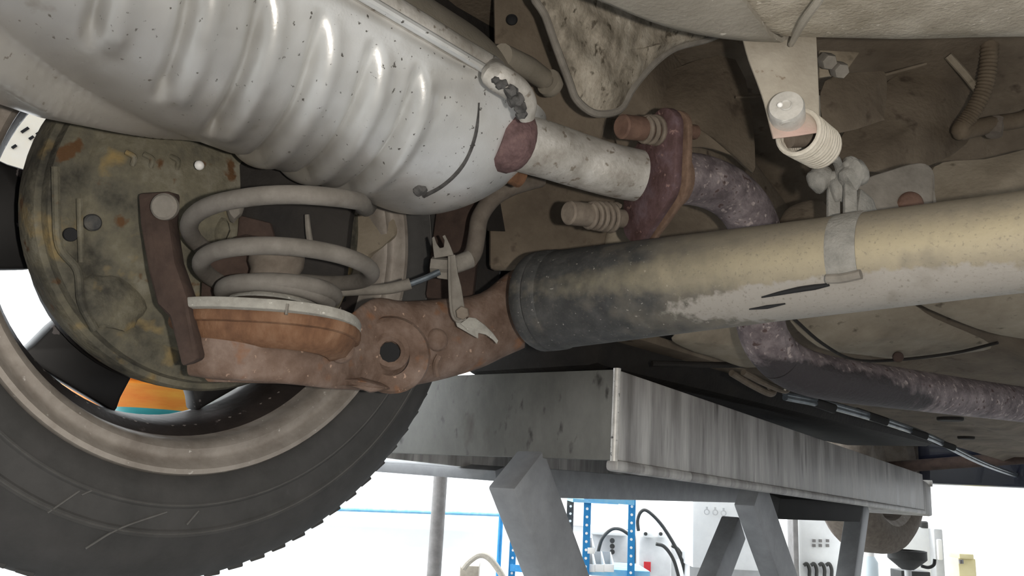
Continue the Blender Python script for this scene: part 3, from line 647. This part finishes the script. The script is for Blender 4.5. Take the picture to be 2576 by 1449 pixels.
# tread blocks along the inner shoulder (those that can be told apart at the edge)
tb = []
for k in range(84):
    a = 2*pi*k/84; er = e1w*cos(a)+e2w*sin(a); et = -e1w*sin(a)+e2w*cos(a)
    tb.append(box(WC+er*.2915-NW*.036, .009, .0135, .020, er, (et+NW*.25).normalized(), (NW-et*.25+er*.30).normalized()))
part(ty, 'shoulder_tread', join(*tb), M['tyre'], .001, kind='stuff')
for rr_, hh in ((.2475, .0106), (.2248, .0108)):
    part(ty, 'sidewall_ring', lathe([(rr_-.0012, hh), (rr_, hh+.0014), (rr_+.0012, hh)], WC, NW, 120, e1w), M['tyremark'])
def onwall(x, y, o=.0112):
    d = ray(x, y); t = ((WC+NW*o-CAM).dot(NW))/d.dot(NW); return CAM+d*t
for sc_ in ([(215, 1380), (300, 1330), (420, 1288)], [(205, 1245), (235, 1232)], [(470, 1320), (500, 1285)], [(120, 1290), (200, 1235)]):
    part(ty, 'scuff_mark', tube(cr([onwall(x, y, .0108) for x, y in sc_], 4), .0009, 6), M['tyremark'])
# rim: inner flange, barrel, spoke face
rp_ = [(.1965, -.014), (.2015, -.006), (.2025, .000), (.2005, .0035), (.1965, .004), (.1935, .0005), (.190, -.006), (.186, -.008), (.181, -.006), (.1765, -.010), (.1745, -.020), (.1735, -.035), (.166, -.048), (.164, -.060)]
rm = part(wh, 'rim_flange', lathe(rp_, WC, NW, 120, e1w), M['rim'], smooth=50)
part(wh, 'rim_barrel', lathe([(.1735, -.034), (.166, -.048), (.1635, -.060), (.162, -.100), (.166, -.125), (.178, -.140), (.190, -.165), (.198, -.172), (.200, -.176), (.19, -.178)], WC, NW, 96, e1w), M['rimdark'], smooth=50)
def wp(r, deg, off): return WC+NW*off+(e1w*cos(radians(deg))+e2w*sin(radians(deg)))*r
for k in range(6):
    c_ = 186+60*k; P = []
    for (r, w) in ((.164, 17.0), (.15, 17.0), (.13, 18.5), (.10, 20), (.055, 26)): P.append(wp(r, c_-w, -.094))
    Q = [wp(r, c_+w, -.094) for (r, w) in ((.055, 26), (.10, 20), (.13, 18.5), (.15, 17.0), (.164, 17.0))]
    part(wh, 'spoke', prism(P+Q, -NW*.024), M['spoke'], .004)
part(wh, 'hub_disc', lathe([(0, -.085), (.06, -.085), (.066, -.09), (.066, -.125), (0, -.125)], WC, NW, 48, e1w), M['spoke'])
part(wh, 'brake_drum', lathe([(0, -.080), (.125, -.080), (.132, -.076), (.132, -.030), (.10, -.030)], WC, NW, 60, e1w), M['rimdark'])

# ================================================================== hose bracket on the axle, hose, brake pipe
hb = thing('hose_bracket', 'dusty bent bracket holding brake hose on the rusty axle', 'bracket', u(1150, 790, .735))
part(hb, 'bracket_strip', prism([u(1128, 645, .745), u(1145, 640, .745), u(1152, 690, .742), u(1160, 720, .74), u(1168, 770, .738), u(1170, 800, .735), u(1160, 812, .733), u(1145, 805, .733), u(1137, 790, .735), u(1133, 720, .74)], FW*.003), M['dust'], .0006)
part(hb, 'bracket_rib', tube(cr([u(1130, 645, .743), u(1131, 720, .738), u(1136, 785, .732), u(1150, 808, .73), u(1172, 800, .73)], 4), .0013, 8), M['dust'])
part(hb, 'bracket_tail', prism([u(1142, 800, .733), u(1160, 812, .732), u(1180, 798, .735), u(1196, 800, .74), u(1220, 818, .745), u(1240, 838, .75), u(1253, 856, .752), u(1250, 866, .752), u(1240, 855, .75), u(1222, 842, .745), u(1203, 838, .742), u(1203, 852, .74), u(1190, 845, .738), u(1150, 822, .733)], FW*.003), M['pad'], .0006, label='bare grey torn tail of the bracket')
part(hb, 'bracket_bolt', hexbolt(u(1164, 787, .733), -FW, .0062, .006), M['boltdust'])
part(hb, 'fork_tab', prism([u(1092, 650, .752), u(1086, 598, .752), u(1092, 594, .752), u(1098, 612, .752), u(1106, 624, .752), u(1116, 622, .752), u(1118, 604, .752), u(1112, 594, .752), u(1119, 590, .752), u(1130, 612, .752), u(1142, 642, .752)], FW*.004), M['dust'], .0008)
part(hb, 'hose_union', tube([u(1086, 668, .757), u(1140, 672, .755)], [.0085, .0085], 6), M['dust'])
part(hb, 'hose_union', tube([u(1140, 668, .757), u(1182, 652, .765)], [.008, .0085], 12), M['dust'])
part(hb, 'clip_plate', prism([u(1088, 680, .752), u(1112, 668, .752), u(1132, 690, .75), u(1130, 704, .75), u(1100, 700, .75)], FW*.005), M['dust'], .001)
single('brake_hose', 'thick dusty rubber brake hose rising behind the axle bracket', 'hose', tube(cr([u(1178, 655, .77), u(1192, 632, .78), u(1200, 590, .79), u(1208, 545, .80), u(1240, 500, .81), u(1290, 470, .82), u(1360, 450, .84)], 6), .0085, 14), M['hose'])
bp_ = thing('brake_pipe', 'thin steel brake pipe running left from the bracket union', 'brake pipe', u(960, 725, .74))
part(bp_, 'pipe_run', tube(cr([u(1105, 684, .75), u(1070, 700, .745), u(1030, 715, .74)], 4), .0030, 10), M['zinc'])
part(bp_, 'pipe_sleeve', tube(cr([u(1032, 713, .74), u(1000, 722, .738), u(960, 728, .735), u(880, 732, .73), u(800, 738, .725)], 4), [.0052, .0052, .0045, .0045], 12), M['dust'])
# shock absorber, seen dark through the spring
sh = thing('shock_absorber', 'dark shock absorber body behind the coil spring', 'shock absorber', u(790, 720, .84))
part(sh, 'damper_tube', tube([u(790, 760, .84), u(772, 420, .86)], .032, 24), M['black'])
part(sh, 'wet_streak', tube(cr([u(775, 540, .822), u(778, 580, .821), u(784, 630, .821)], 4), [.0022, .003, .0024], 8), M['dust'], label='pale dirt streak')
part(sh, 'dust_shroud', tube([u(652, 700, .83), u(640, 450, .85)], .030, 20), M['darkunder'])
part(sh, 'lower_eye', lathe([(.010, -.012), (.022, -.012), (.022, .012), (.010, .012)], u(575, 545, .78), NW, 24), M['dust'])
single('rusty_link', 'dark red rusty link standing behind the brake hose', 'link', beam(u(1130, 760, .86), u(1170, 430, .88), .05, .02, RT), M['rustdark'], .005)
single('handbrake_cable', 'dark handbrake cable sweeping out from under the muffler', 'cable', tube(cr([u(500, 380, .70), u(560, 420, .72), u(640, 465, .74), u(760, 500, .78), u(900, 520, .8)], 5), .008, 12), M['hose'])

# ================================================================== load valve bracket, bolt and tension spring
lb = thing('valve_bracket', 'beige steel bracket plate with bright bolt hanging below the tank', 'bracket', u(1990, 340, .6))
part(lb, 'bracket_plate', prism(cr([u(1866, 85, .625), u(1884, 150, .618), u(1905, 205, .612), u(1922, 255, .606), u(1936, 310, .598), u(1946, 349, .592)], 3)+[u(2005, 342, .590), u(2062, 333, .588), u(2061, 240, .604), u(2058, 170, .614), u(2054, 85, .622)], FW*.0028), M['bracket'], .0007)
part(lb, 'plate_flange', prism([u(2058, 240, .604), u(2062, 333, .588), u(2066, 336, .60), u(2063, 240, .615)], FW*.004), M['bracket'])
bax = (-FW*.84-RT*.34+UP*.32).normalized()
bt = part(lb, 'pivot_bolt', lathe([(0, -.006), (.0125, -.006), (.0125, .008), (.0115, .0105), (.0075, .0108), (0, .0108)], u(1980, 285, .593), bax, 32), M['bolt'])
part(bt, 'bolt_dimple', lathe([(0, .0112), (.0028, .0112), (.0036, .0122), (.0042, .0112)], u(1980, 285, .593), bax, 16), M['bolt'])
part(bt, 'grease_bead', dome(u(1962, 264, .5815), bax, .0020, .002, 12), M['white'])
part(lb, 'spring_clip', tube(cr([u(1964, 312, .586), u(1972, 304, .583), u(1986, 301, .582), u(1998, 306, .583)], 4), [.0012, .0022, .0022, .0012], 8), M['bolt'])
ts = thing('tension_spring', 'cream tightly wound tension spring below the bracket bolt', 'spring', u(2040, 400, .61))
sa, sb = u(2006, 332, .598), u(2066, 372, .628); sax = (sb-sa).normalized(); q0, q1, q2 = frame(sax, UP); hp = []
for k in range(10*28+1):
    t = 2*pi*k/28; rr_ = .0160-.0012*(k/280); hp.append(sa+(sb-sa)*(k/280)+(q1*cos(t)+q2*sin(t))*rr_)
part(ts, 'spring_wire', tube(hp, .0020, 8), M['cream'])
part(ts, 'end_hook', tube(cr([sb+q1*.012, u(2085, 392, .632), u(2103, 402, .636), u(2112, 425, .645), u(2118, 448, .648)], 5), .0034, 10), M['dust2'])
part(ts, 'inner_pin', tube([u(1985, 352, .61), u(2045, 350, .62)], .006, 14), M['boltdust'])

# corrugated hose at the right edge
ch = thing('corrugated_hose', 'tan corrugated hose curving down at the right edge', 'hose', u(2420, 320, .85))
pth = cr([u(2490, 90, .84), u(2487, 160, .84), u(2475, 225, .84), u(2448, 280, .842), u(2420, 318, .845)], 14)
part(ch, 'corrugations', tube(pth, [(.0088 if i % 2 else .0076) for i in range(len(pth))], 14), M['bellows'], smooth=60)
part(ch, 'hose_elbow', tube(cr([u(2421, 316, .845), u(2418, 330, .845), u(2440, 326, .85), u(2500, 312, .86), u(2570, 300, .87), u(2620, 270, .88)], 5), [.0085, .0095, .009, .0085, .0085], 14), M['bellows'])
part(ch, 'hose_clip', tube([u(2500, 340, .855), u(2505, 300, .86)], .008, 10), M['hose'])
part(ch, 'hose_bracket_arm', tube(cr([u(2385, 140, .85), u(2430, 190, .85), u(2470, 240, .86)], 4), .004, 8), M['under2'])
# brake lines below the pipe
bl = thing('brake_lines', 'pair of thin brake lines clipped along the floor beside the lift', 'brake lines', u(2200, 1060, 1.3))
for o in (0, 1):
    part(bl, 'bent_end', tube(cr([u(1840+o*30, 938-o*2, 1.0), u(1890+o*30, 968-o*6, 1.02), u(1935+o*36, 990-o*8, 1.04), u(1946+o*34, 984-o*8, 1.05), u(1936+o*34, 972-o*8, 1.06)], 5), .0042, 10), M['copper'])
    part(bl, 'line_run', tube(cr([u(1975, 1000-o*9, 1.16), u(2090, 1024-o*9, 1.27), u(2240, 1068-o*8, 1.48), u(2350, 1108-o*7, 1.75), u(2450, 1158-o*6, 2.1), u(2520, 1186-o*5, 2.5), u(2600, 1212-o*5, 3.25)], 5), .0045, 10), M['zinc'])
for (x, y, d, w) in ((2056, 1014, 1.24, .052), (2192, 1048, 1.40, .052), (2296, 1086, 1.6, .052), (2370, 1116, 1.82, .052)):
    part(bl, 'line_clip', box(u(x, y, d), w, .03, .014, (RT*.93-UP*.32).normalized(), FW, (UP*.93+RT*.32).normalized()), M['black'], .004)
part(bl, 'dust_straw', tube(cr([u(1972, 960, .9), u(1978, 972, .9), u(1974, 982, .9)], 3), .0012, 6), M['cream'])
# ================================================================== scissor lift
la = radians(5.2); LY = Vector((-sin(la), cos(la), -.0277)).normalized(); LX = Vector((cos(la), sin(la), 0)); LZ = LX.cross(LY)
C0 = on(1545, 1158, 1, .75)
def lp(x, y, z): return C0+LX*x+LY*y+LZ*z
def onl(px, py, k):                          # pixel ray met with the lift's lengthwise plane at local x = k
    d = ray(px, py); t = ((C0+LX*k-CAM).dot(LX))/d.dot(LX); return CAM+d*t
lift = thing('scissor_lift', 'grey scissor lift platform and crossed arms under the car', 'car lift', Vector((C0.x-.2, C0.y+.9, 0)))
part(lift, 'end_plate', box(lp(-.232, .004, .0485), .46, .008, .097, LX, LY, LZ), M['lift'], .001)
part(lift, 'side_plate', box(lp(-.004, .90, .0485), .008, 1.78, .097, LX, LY, LZ), M['liftside'], .002)
part(lift, 'outer_plate', box(lp(-.456, .90, .0485), .008, 1.78, .097, LX, LY, LZ), M['liftside'], .002)
part(lift, 'deck_plate', box(lp(-.23, .90, .093), .44, 1.78, .008, LX, LY, LZ), M['lift'])
part(lift, 'corner_bead', tube([lp(-.0005, .0005, -.001), lp(-.0005, .0005, .098)], .0042, 12), M['liftedge'], label='bare rubbed corner edge')
part(lift, 'side_lip', beam(lp(-.004, .002, -.005), lp(-.004, 1.79, -.005), .016, .012, LX), M['liftside'], .004)
part(lift, 'end_flap', prism([lp(-.003, 1.79, .085), lp(-.003, 1.93, .075), lp(-.003, 1.93, -.012), lp(-.003, 1.90, -.014), lp(-.003, 1.79, -.004)], -LX*.44), M['liftside'], .004)
part(lift, 'flap_pin', tube([lp(.006, 1.90, .078), lp(-.45, 1.90, .078)], .009, 12), M['liftedge'])
part(lift, 'sill_pad', box(lp(-.25, .9, .104), .26, .22, .018, LX, LY, LZ), M['black'], .004)
def arm(p0, p1, k, w, h, zend, name='scissor_arm'):
    a, b = onl(*p0, k), onl(*p1, k); d = b-a; t = (zend-a.z)/d.z; b2 = a+d*t
    return part(lift, name, beam(a-LX*w/2-d*.02, b2-LX*w/2, w, h, LX), M['leg'], .003)
arm((1335, 1185), (1434, 1449), -.09, .036, .07, .12)
arm((1912, 1238), (1985, 1449), -.06, .036, .072, .12)
arm((2182, 1272), (2158, 1449), -.05, .040, .05, .12)
arm((1868, 1330), (1822, 1449), -.13, .034, .052, .12)
for k_ in (-.40,):
    arm((1325, 1200), (1420, 1449), k_, .036, .07, .12)
# lengthwise and cross bars under the deck
ba, bb = onl(1310, 1212, -.40), onl(1850, 1240, -.40)
part(lift, 'frame_bar', beam(ba, bb, .03, .050, LX), M['leg'], .002)
part(lift, 'cross_bar', beam(u(1940, 1272, 1.75), u(2150, 1282, 1.9), .04, .045, FW), M['black'], .002)
part(lift, 'rear_bar', beam(u(930, 1168, 1.5), u(1260, 1192, 1.35), .03, .018, FW), M['leg'], .002)
part(lift, 'base_frame', box(Vector((C0.x-.25, C0.y+.95, .06)), .50, 2.3, .12, LX, Vector((-sin(la), cos(la), 0)), (0, 0, 1)), M['leg'], .006)
# ================================================================== front wheel, beyond the lift
fwc = u(2206, 1392, 2.92)+Vector((0, 0, .29)); fn = Vector((1, -.12, 0)).normalized(); fe1 = Vector((0, 0, 1))
fw_ = thing('road_wheel', 'distant dusty front tyre hanging beyond the lift platform', 'wheel', fwc-Vector((0, 0, .29)))
part(fw_, 'tyre', lathe([(.19, -.005), (.20, .004), (.225, .010), (.255, .004), (.275, -.012), (.286, -.030), (.290, -.06), (.290, -.12), (.286, -.15), (.27, -.17), (.225, -.185), (.20, -.18)], fwc+fn*.08, fn, 64), M['dust'] if False else M['hose'])
part(fw_, 'rim', lathe([(.20, .002), (.19, -.004), (.175, -.02), (.168, -.10), (.06, -.11), (0, -.11)], fwc+fn*.08, fn, 48), M['rim'])
part(fw_, 'drive_shaft', tube([fwc-fn*.02, fwc+fn*.5+Vector((0, 0, .05))], .02, 14), M['rustdark'])

# ================================================================== the workshop behind
def vpost(px, py, d, r, z0=0, z1=2.9, n=14):
    p = u(px, py, d); return tube([Vector((p.x, p.y, z0)), Vector((p.x, p.y, z1))], r, n)
def hbox(x0, y0, x1, y1, d, dep):            # an upright box whose front shows between two pixel corners, facing the viewer
    a, b = u(x0, y0, d), u(x1, y1, d); c = (a+b)/2; w = (u(x1, y0, d)-a).length; h = (u(x0, y1, d)-a).length
    return c, w, h
def hb_(x0, y0, x1, y1, d, dep, floor=False):
    c, w, h = hbox(x0, y0, x1, y1, d, dep); zt = c.z+h/2; zb = 0 if floor else c.z-h/2
    cc = Vector((c.x, c.y, (zt+zb)/2))+fh*dep/2
    return box(cc, w, dep, zt-zb, rh, fh, up)
pst = thing('steel_post', 'grey round steel post standing behind the tyre', 'post', Vector((u(1112, 1198, 4.2).x, u(1112, 1198, 4.2).y, 0)))
part(pst, 'post_tube', vpost(1100, 1320, 4.2, .036), M['post'])
part(pst, 'post_collar', vpost(1086, 1430, 4.15, .05, 0, .93), M['post'])
single('wall_pipe', 'pale blue compressed air pipe along the white wall', 'pipe', tube([u(500, 1268, 6.3), u(1265, 1294, 6.35)], .018, 12), M['paleblue'])
single('cable_tray', 'long grey cable tray high on the white wall', 'cable tray', beam(u(480, 1242, 6.6), u(1270, 1276, 6.6), .06, .06, fh), M['wallgrey'])
single('roller_door', 'grey shaded roller door panel behind the steel post', 'door', hb_(1118, 1302, 1262, 1480, 6.75, .06, True), M['wallgrey'], .004)
# wall duct behind shelving
single('wall_duct', 'grey duct running along the wall behind the blue shelving', 'duct', beam(u(1400, 1306, 6.7), u(1712, 1328, 6.7), .06, .075, fh), M['wallgrey'])
# blue slotted-angle shelving
D = 4.7
sv = thing('blue_shelving', 'blue slotted-angle steel shelving unit by the wall', 'shelving', Vector((u(1475, 1350, D).x, u(1475, 1350, D).y, 0)))
holes = []
def angle_post(px, d, z1, m, face):
    p = u(px, 1350, d); b = Vector((p.x, p.y, 0))
    o = part(sv, 'slotted_post', join(box(b+rh*face*.02+up*z1/2, .04, .004, z1, rh, fh, up), box(b+fh*.02+up*z1/2, .004, .04, z1, rh, fh, up)), m)
    hh = [disc(b+rh*face*.02-fh*.002+up*(z1-.06-.045*k), -fh, .008, .002, 8) for k in range(16)]
    part(o, 'punched_holes', join(*hh), M['white'], kind='stuff')
angle_post(1425, D+.5, 1.5, M['axle'], 1)
angle_post(1484, D, 1.46, M['blue'], -1)
angle_post(1597, D, 1.44, M['blue'], -1)
angle_post(1284, D+.45, 1.22, M['blue'], 1)
def sbar(a, b, m=None, h=.04): return beam(a, b, .006, h, fh)
part(sv, 'shelf_beam', sbar(u(1480, 1252, D), u(1596, 1262, D)), M['paleblue'])
part(sv, 'shelf_beam', sbar(u(1284, 1428, D+.4), u(1350, 1434, D+.3)), M['blue'])
part(sv, 'shelf_deck', box(u(1540, 1440, D)+fh*.2, .42, .45, .035, rh, fh, up), M['paleblue'])
part(sv, 'shelf_deck', box(u(1500, 1262, D)+fh*.25-rh*.0, .26, .45, .02, rh, fh, up), M['paleblue'])
single('blue_conduit', 'narrow bright blue upright conduit left of the lift arm', 'conduit', vpost(1258, 1350, 5.6, .016, .2, 1.42), M['paleblue'] if False else M['blue'])
# storage bins
def bin_(x0, y0, x1, y1, d, label):
    c, w, h = hbox(x0, y0, x1, y1, d, .2); t = thing('storage_bin', label, 'storage bin', c-up*h/2, 'white bins on the blue shelf')
    part(t, 'bin_front', box(c, w, .006, h, rh, fh, up), M['white'], .002)
    for s_ in (-1, 1): part(t, 'bin_side', prism([c+rh*s_*w/2-up*h/2, c+rh*s_*w/2+up*h/2, c+rh*s_*w/2+up*h*1.9+fh*.16, c+rh*s_*w/2-up*h/2+fh*.16], rh*.004), M['white'])
    part(t, 'bin_floor', box(c-up*h*.48+fh*.08, w, .16, .004, rh, fh, up), M['white'])
    part(t, 'bin_back', box(c+up*h*.7+fh*.158, w, .004, h*2.4, rh, fh, up), M['machine'])
bin_(1478, 1420, 1496, 1438, D-.02, 'leftmost white bin on the lower blue shelf')
bin_(1497, 1420, 1519, 1438, D-.02, 'middle white bin on the lower blue shelf')
bin_(1520, 1420, 1543, 1438, D-.02, 'rightmost white bin on the lower blue shelf')
bin_(1478, 1378, 1495, 1392, D-.02, 'upper white bin against the blue post')
# pale grey machines with cables
mc = thing('grey_machine', 'pale grey machine cabinet behind the blue shelving', 'machine', Vector((u(1540, 1400, 5.6).x, u(1540, 1400, 5.6).y, 0)))
part(mc, 'cabinet', hb_(1488, 1340, 1596, 1449, 5.6, .5, True), M['machine'], .01)
part(mc, 'top_edge', hb_(1486, 1332, 1578, 1346, 5.58, .5), M['white'], .004)
for k in range(3): part(mc, 'gauge', disc(u(1540, 1360+k*14, 5.59), -fh, .017, .01, 12), M['cable'])
mm = thing('white_machine', 'white machine with red tag between shelving and control cabinet', 'machine', Vector((u(1650, 1400, 5.5).x, u(1650, 1400, 5.5).y, 0)))
part(mm, 'cabinet', hb_(1606, 1345, 1690, 1449, 5.5, .5, True), M['machine'], .02)
part(mm, 'front_panel', hb_(1608, 1414, 1664, 1470, 5.48, .02), M['white'])
part(mm, 'red_tag', hb_(1620, 1414, 1637, 1438, 5.46, .01), M['red'])
for (x, y) in ((1630, 1338), (1668, 1338)):
    s_ = part(mm, 'socket_block', hb_(x-14, y-8, x+16, y+14, 5.45, .08), M['white'], .01); part(s_, 'socket_hole', disc(u(x-6, y+5, 5.44), -fh, .012, .006, 12), M['cable'])
def cable(name, label, pts, r, m='cable'): single(name, label, 'cable', tube(cr([u(*p) for p in pts], 6), r, 10), M[m])
cable('power_cable', 'dark cable looping highest above the white machine', [(1606, 1335, 5.2), (1604, 1310, 5.2), (1612, 1288, 5.2), (1628, 1285, 5.2), (1660, 1315, 5.2), (1690, 1360, 5.2), (1715, 1410, 5.2), (1730, 1470, 5.2)], .011)
cable('power_cable', 'dark cable drooping from the front of the white machine', [(1650, 1368, 5.2), (1672, 1376, 5.2), (1695, 1410, 5.2), (1712, 1470, 5.2)], .011)
cable('power_cable', 'dark cable beside the control cabinet lower right of the machine', [(1690, 1372, 5.25), (1708, 1385, 5.25), (1722, 1420, 5.25), (1732, 1470, 5.25)], .011)
cable('power_cable', 'dark cable arching over the grey machine behind the shelving', [(1504, 1390, 5.3), (1515, 1355, 5.3), (1538, 1332, 5.3), (1562, 1332, 5.3), (1590, 1350, 5.3)], .011)
cable('air_hose', 'beige hose arching beside the roller door', [(1165, 1430, 4.6), (1180, 1412, 4.6), (1205, 1396, 4.6), (1228, 1402, 4.6), (1252, 1430, 4.6), (1275, 1470, 4.6)], .018, 'cream')
single('bench_unit', 'small white and brown bench unit below the beige hose', 'bench', hb_(1156, 1424, 1204, 1470, 4.7, .3, True), M['boltdust'] if False else M['bracket'], .006)
# control cabinet with knobs
cc = thing('control_cabinet', 'white control cabinet with switches seen between the lift arms', 'cabinet', Vector((u(1800, 1400, 5).x, u(1800, 1400, 5).y, 0)))
part(cc, 'cabinet_body', hb_(1742, 1225, 1925, 1428, 5.0, .4), M['cab'], .01)
part(cc, 'cabinet_plinth', hb_(1735, 1428, 1930, 1449, 5.05, .4, True), M['machine'])
for (x, y) in ((1778, 1288), (1799, 1289), (1820, 1291)): part(cc, 'switch_mark', join(lathe([(.012, 0), (.018, 0), (.018, .003), (.012, .003)], u(x, y, 4.995), -fh, 14), box(u(x, y-9, 4.995), .012, .004, .02, rh, fh, up)), M['machine'])
part(cc, 'blue_knob', disc(u(1819, 1326, 4.995), -fh, .014, .02, 14), M['knobblue'])
part(cc, 'red_knob', disc(u(1815, 1361, 4.995), -fh, .015, .02, 14), M['red'])
single('storage_tank', 'rounded pale tank left of the control cabinet', 'tank', lathe([(0, 1.30), (.05, 1.29), (.09, 1.24), (.10, 1.18), (.10, .02), (.08, 0), (0, 0)], Vector((u(1716, 1350, 5.9).x, u(1716, 1350, 5.9).y, 0)), up, 24), M['machine'])
# second panel, seen between the right-hand arms
pn = thing('switch_panel', 'white switch panel with small black marks behind the right lift arms', 'panel', Vector((u(2050, 1380, 4.8).x, u(2050, 1380, 4.8).y, 0)))
part(pn, 'panel_body', hb_(2008, 1300, 2130, 1449, 4.8, .3, True), M['cab'], .02)
for x in (2048, 2064, 2082):
    for y in (1361, 1373): part(pn, 'panel_mark', hb_(x-3, y-4, x+4, y+3, 4.79, .01), M['post'])
for x in (2030, 2048, 2068, 2086): part(pn, 'loop_handle', tube(cr([u(x-8, 1422, 4.75), u(x, 1418, 4.75), u(x+6, 1432, 4.75), u(x+6, 1449, 4.75)], 4), .010, 8), M['cable'])
single('tool_rack', 'grey tool rack edge beside the white switch panel', 'rack', hb_(1996, 1300, 2010, 1449, 4.7, .1, True), M['post'], .006)
# right-hand white cabinet with black knobs
wc_ = thing('white_cabinet', 'white workshop cabinet with black knobs on top at the right', 'cabinet', Vector((u(2330, 1400, 4.4).x, u(2330, 1400, 4.4).y, 0)))
part(wc_, 'cabinet_body', hb_(2255, 1328, 2350, 1449, 4.4, .45, True), M['cab'], .01)
part(wc_, 'side_column', hb_(2352, 1332, 2376, 1449, 4.35, .4, True), M['machine'], .01)
part(wc_, 'door_handle', hb_(2360, 1358, 2372, 1408, 4.33, .02), M['white'], .006)
for x in (2286, 2322): part(wc_, 'top_knob', lathe([(0, 0), (.026, 0), (.026, .03), (.020, .036), (0, .036)], u(x, 1328, 4.45), up, 16), M['cable'])
# oil drain bowl
ob = u(2282, 1400, 3.0)
od = thing('drain_bowl', 'black oil drain bowl with hook on a stand at the right', 'bowl', Vector((ob.x, ob.y, 0)))
part(od, 'bowl', lathe([(.0, -.045), (.02, -.045), (.030, -.038), (.062, -.012), (.066, -.008), (.066, .022), (.062, .022), (.060, -.006), (.028, -.030), (0, -.034)], ob, up, 36), M['cable'])
part(od, 'hook', tube(cr([ob+rh*.05-up*.03, ob+rh*.075-up*.034, ob+rh*.095-up*.024, ob+rh*.10-up*.004], 4), .006, 8), M['cable'])
part(od, 'stand_tube', tube([ob-up*.04, Vector((ob.x, ob.y, 0))], .012, 12), M['machine'])
part(od, 'stand_clamp', box(ob-up*.095, .03, .03, .025, rh, fh, up), M['knobblue'], .003)
lbx = thing('label_box', 'dark labelled box beside the drain bowl stand', 'box', u(2315, 1470, 3.3))
part(lbx, 'box_body', hb_(2268, 1438, 2342, 1475, 3.3, .1), M['cable'], .004)
def text(s_, size, origin):
    cv = bpy.data.curves.new('t', 'FONT'); cv.body = s_; cv.size = size; cv.extrude = .001
    ob_ = bpy.data.objects.new('t', cv); COL.objects.link(ob_); dg = bpy.context.evaluated_depsgraph_get(); me = ob_.evaluated_get(dg).to_mesh()
    V = [Vector(origin)+rh*v.co.x+up*v.co.y-fh*v.co.z for v in me.vertices]; Fc = [tuple(p.vertices) for p in me.polygons]
    ob_.to_mesh_clear(); bpy.data.objects.remove(ob_); return V, Fc
part(lbx, 'lettering', text('S', .03, u(2276, 1455, 3.29)), M['white'])
bo = thing('plastic_bottle', 'clear plastic bottle with white cap left of the drain bowl', 'bottle', u(2190, 1470, 3.6))
bc = u(2188, 1420, 3.6)
part(bo, 'bottle_body', lathe([(0, -.14), (.032, -.14), (.034, -.13), (.034, .01), (.02, .035), (0, .035)], bc, up, 24), M['clear'])
part(bo, 'cap', lathe([(.018, .03), (.02, .03), (.02, .05), (0, .05)], bc, up, 20), M['white'])
part(bo, 'label', lathe([(.0345, -.11), (.0348, -.11), (.0348, -.05), (.0345, -.05)], bc, up, 24), M['teal'])
yb = thing('yellow_carton', 'pale yellow carton at the right edge of the workshop', 'carton', Vector((u(2432, 1430, 4.0).x, u(2432, 1430, 4.0).y, 0)))
part(yb, 'carton_body', hb_(2412, 1406, 2456, 1449, 4.0, .1, True), M['yellow'], .004)
part(yb, 'carton_lid', hb_(2414, 1394, 2450, 1406, 4.0, .1), M['yellow'], .003)
for k in range(2): part(yb, 'printed_mark', hb_(2414+k*6, 1408, 2418+k*6, 1418, 3.99, .01), M['post'])
# what shows through the wheel's openings
po = u(70, 370, 3.2)
ps = thing('wall_notice', 'cream paper notice on the wall seen through the wheel', 'notice', po-up*.3)
nv = -(ray(70, 370)).normalized(); nv.z = 0; nv.normalize(); nr = Vector((0, 0, 1)).cross(nv)
part(ps, 'sheet', box(po, .55, .01, .6, nr, nv, up), M['poster'])
for k, (a_, b_, l_) in enumerate([(-.03, .05, .05), (0, .03, .03), (.02, .055, .02), (-.05, -.02, .03), (-.08, .0, .02)]):
    part(ps, 'pen_mark', beam(po+nv*.008+nr*a_+up*b_, po+nv*.008+nr*(a_+l_*.4)+up*(b_+l_*.5), .004, .010, nv), M['ink'])
single('orange_drum', 'orange plastic drum glimpsed through the lower wheel opening', 'drum', lathe([(0, .30), (.26, .30), (.28, .28), (.28, .22), (.265, .21), (.28, .20), (.28, .14), (.265, .13), (.28, .12), (.28, .02), (.26, 0), (0, 0)], u(420, 1000, 2.3)-Vector((0, 0, .19)), up, 40), M['orange'])
single('teal_tub', 'teal tub glimpsed below the orange drum', 'tub', lathe([(0, .16), (.10, .16), (.11, .14), (.11, 0), (0, 0)], u(385, 1045, 1.9)-Vector((0, 0, .15)), up, 32), M['teal'])
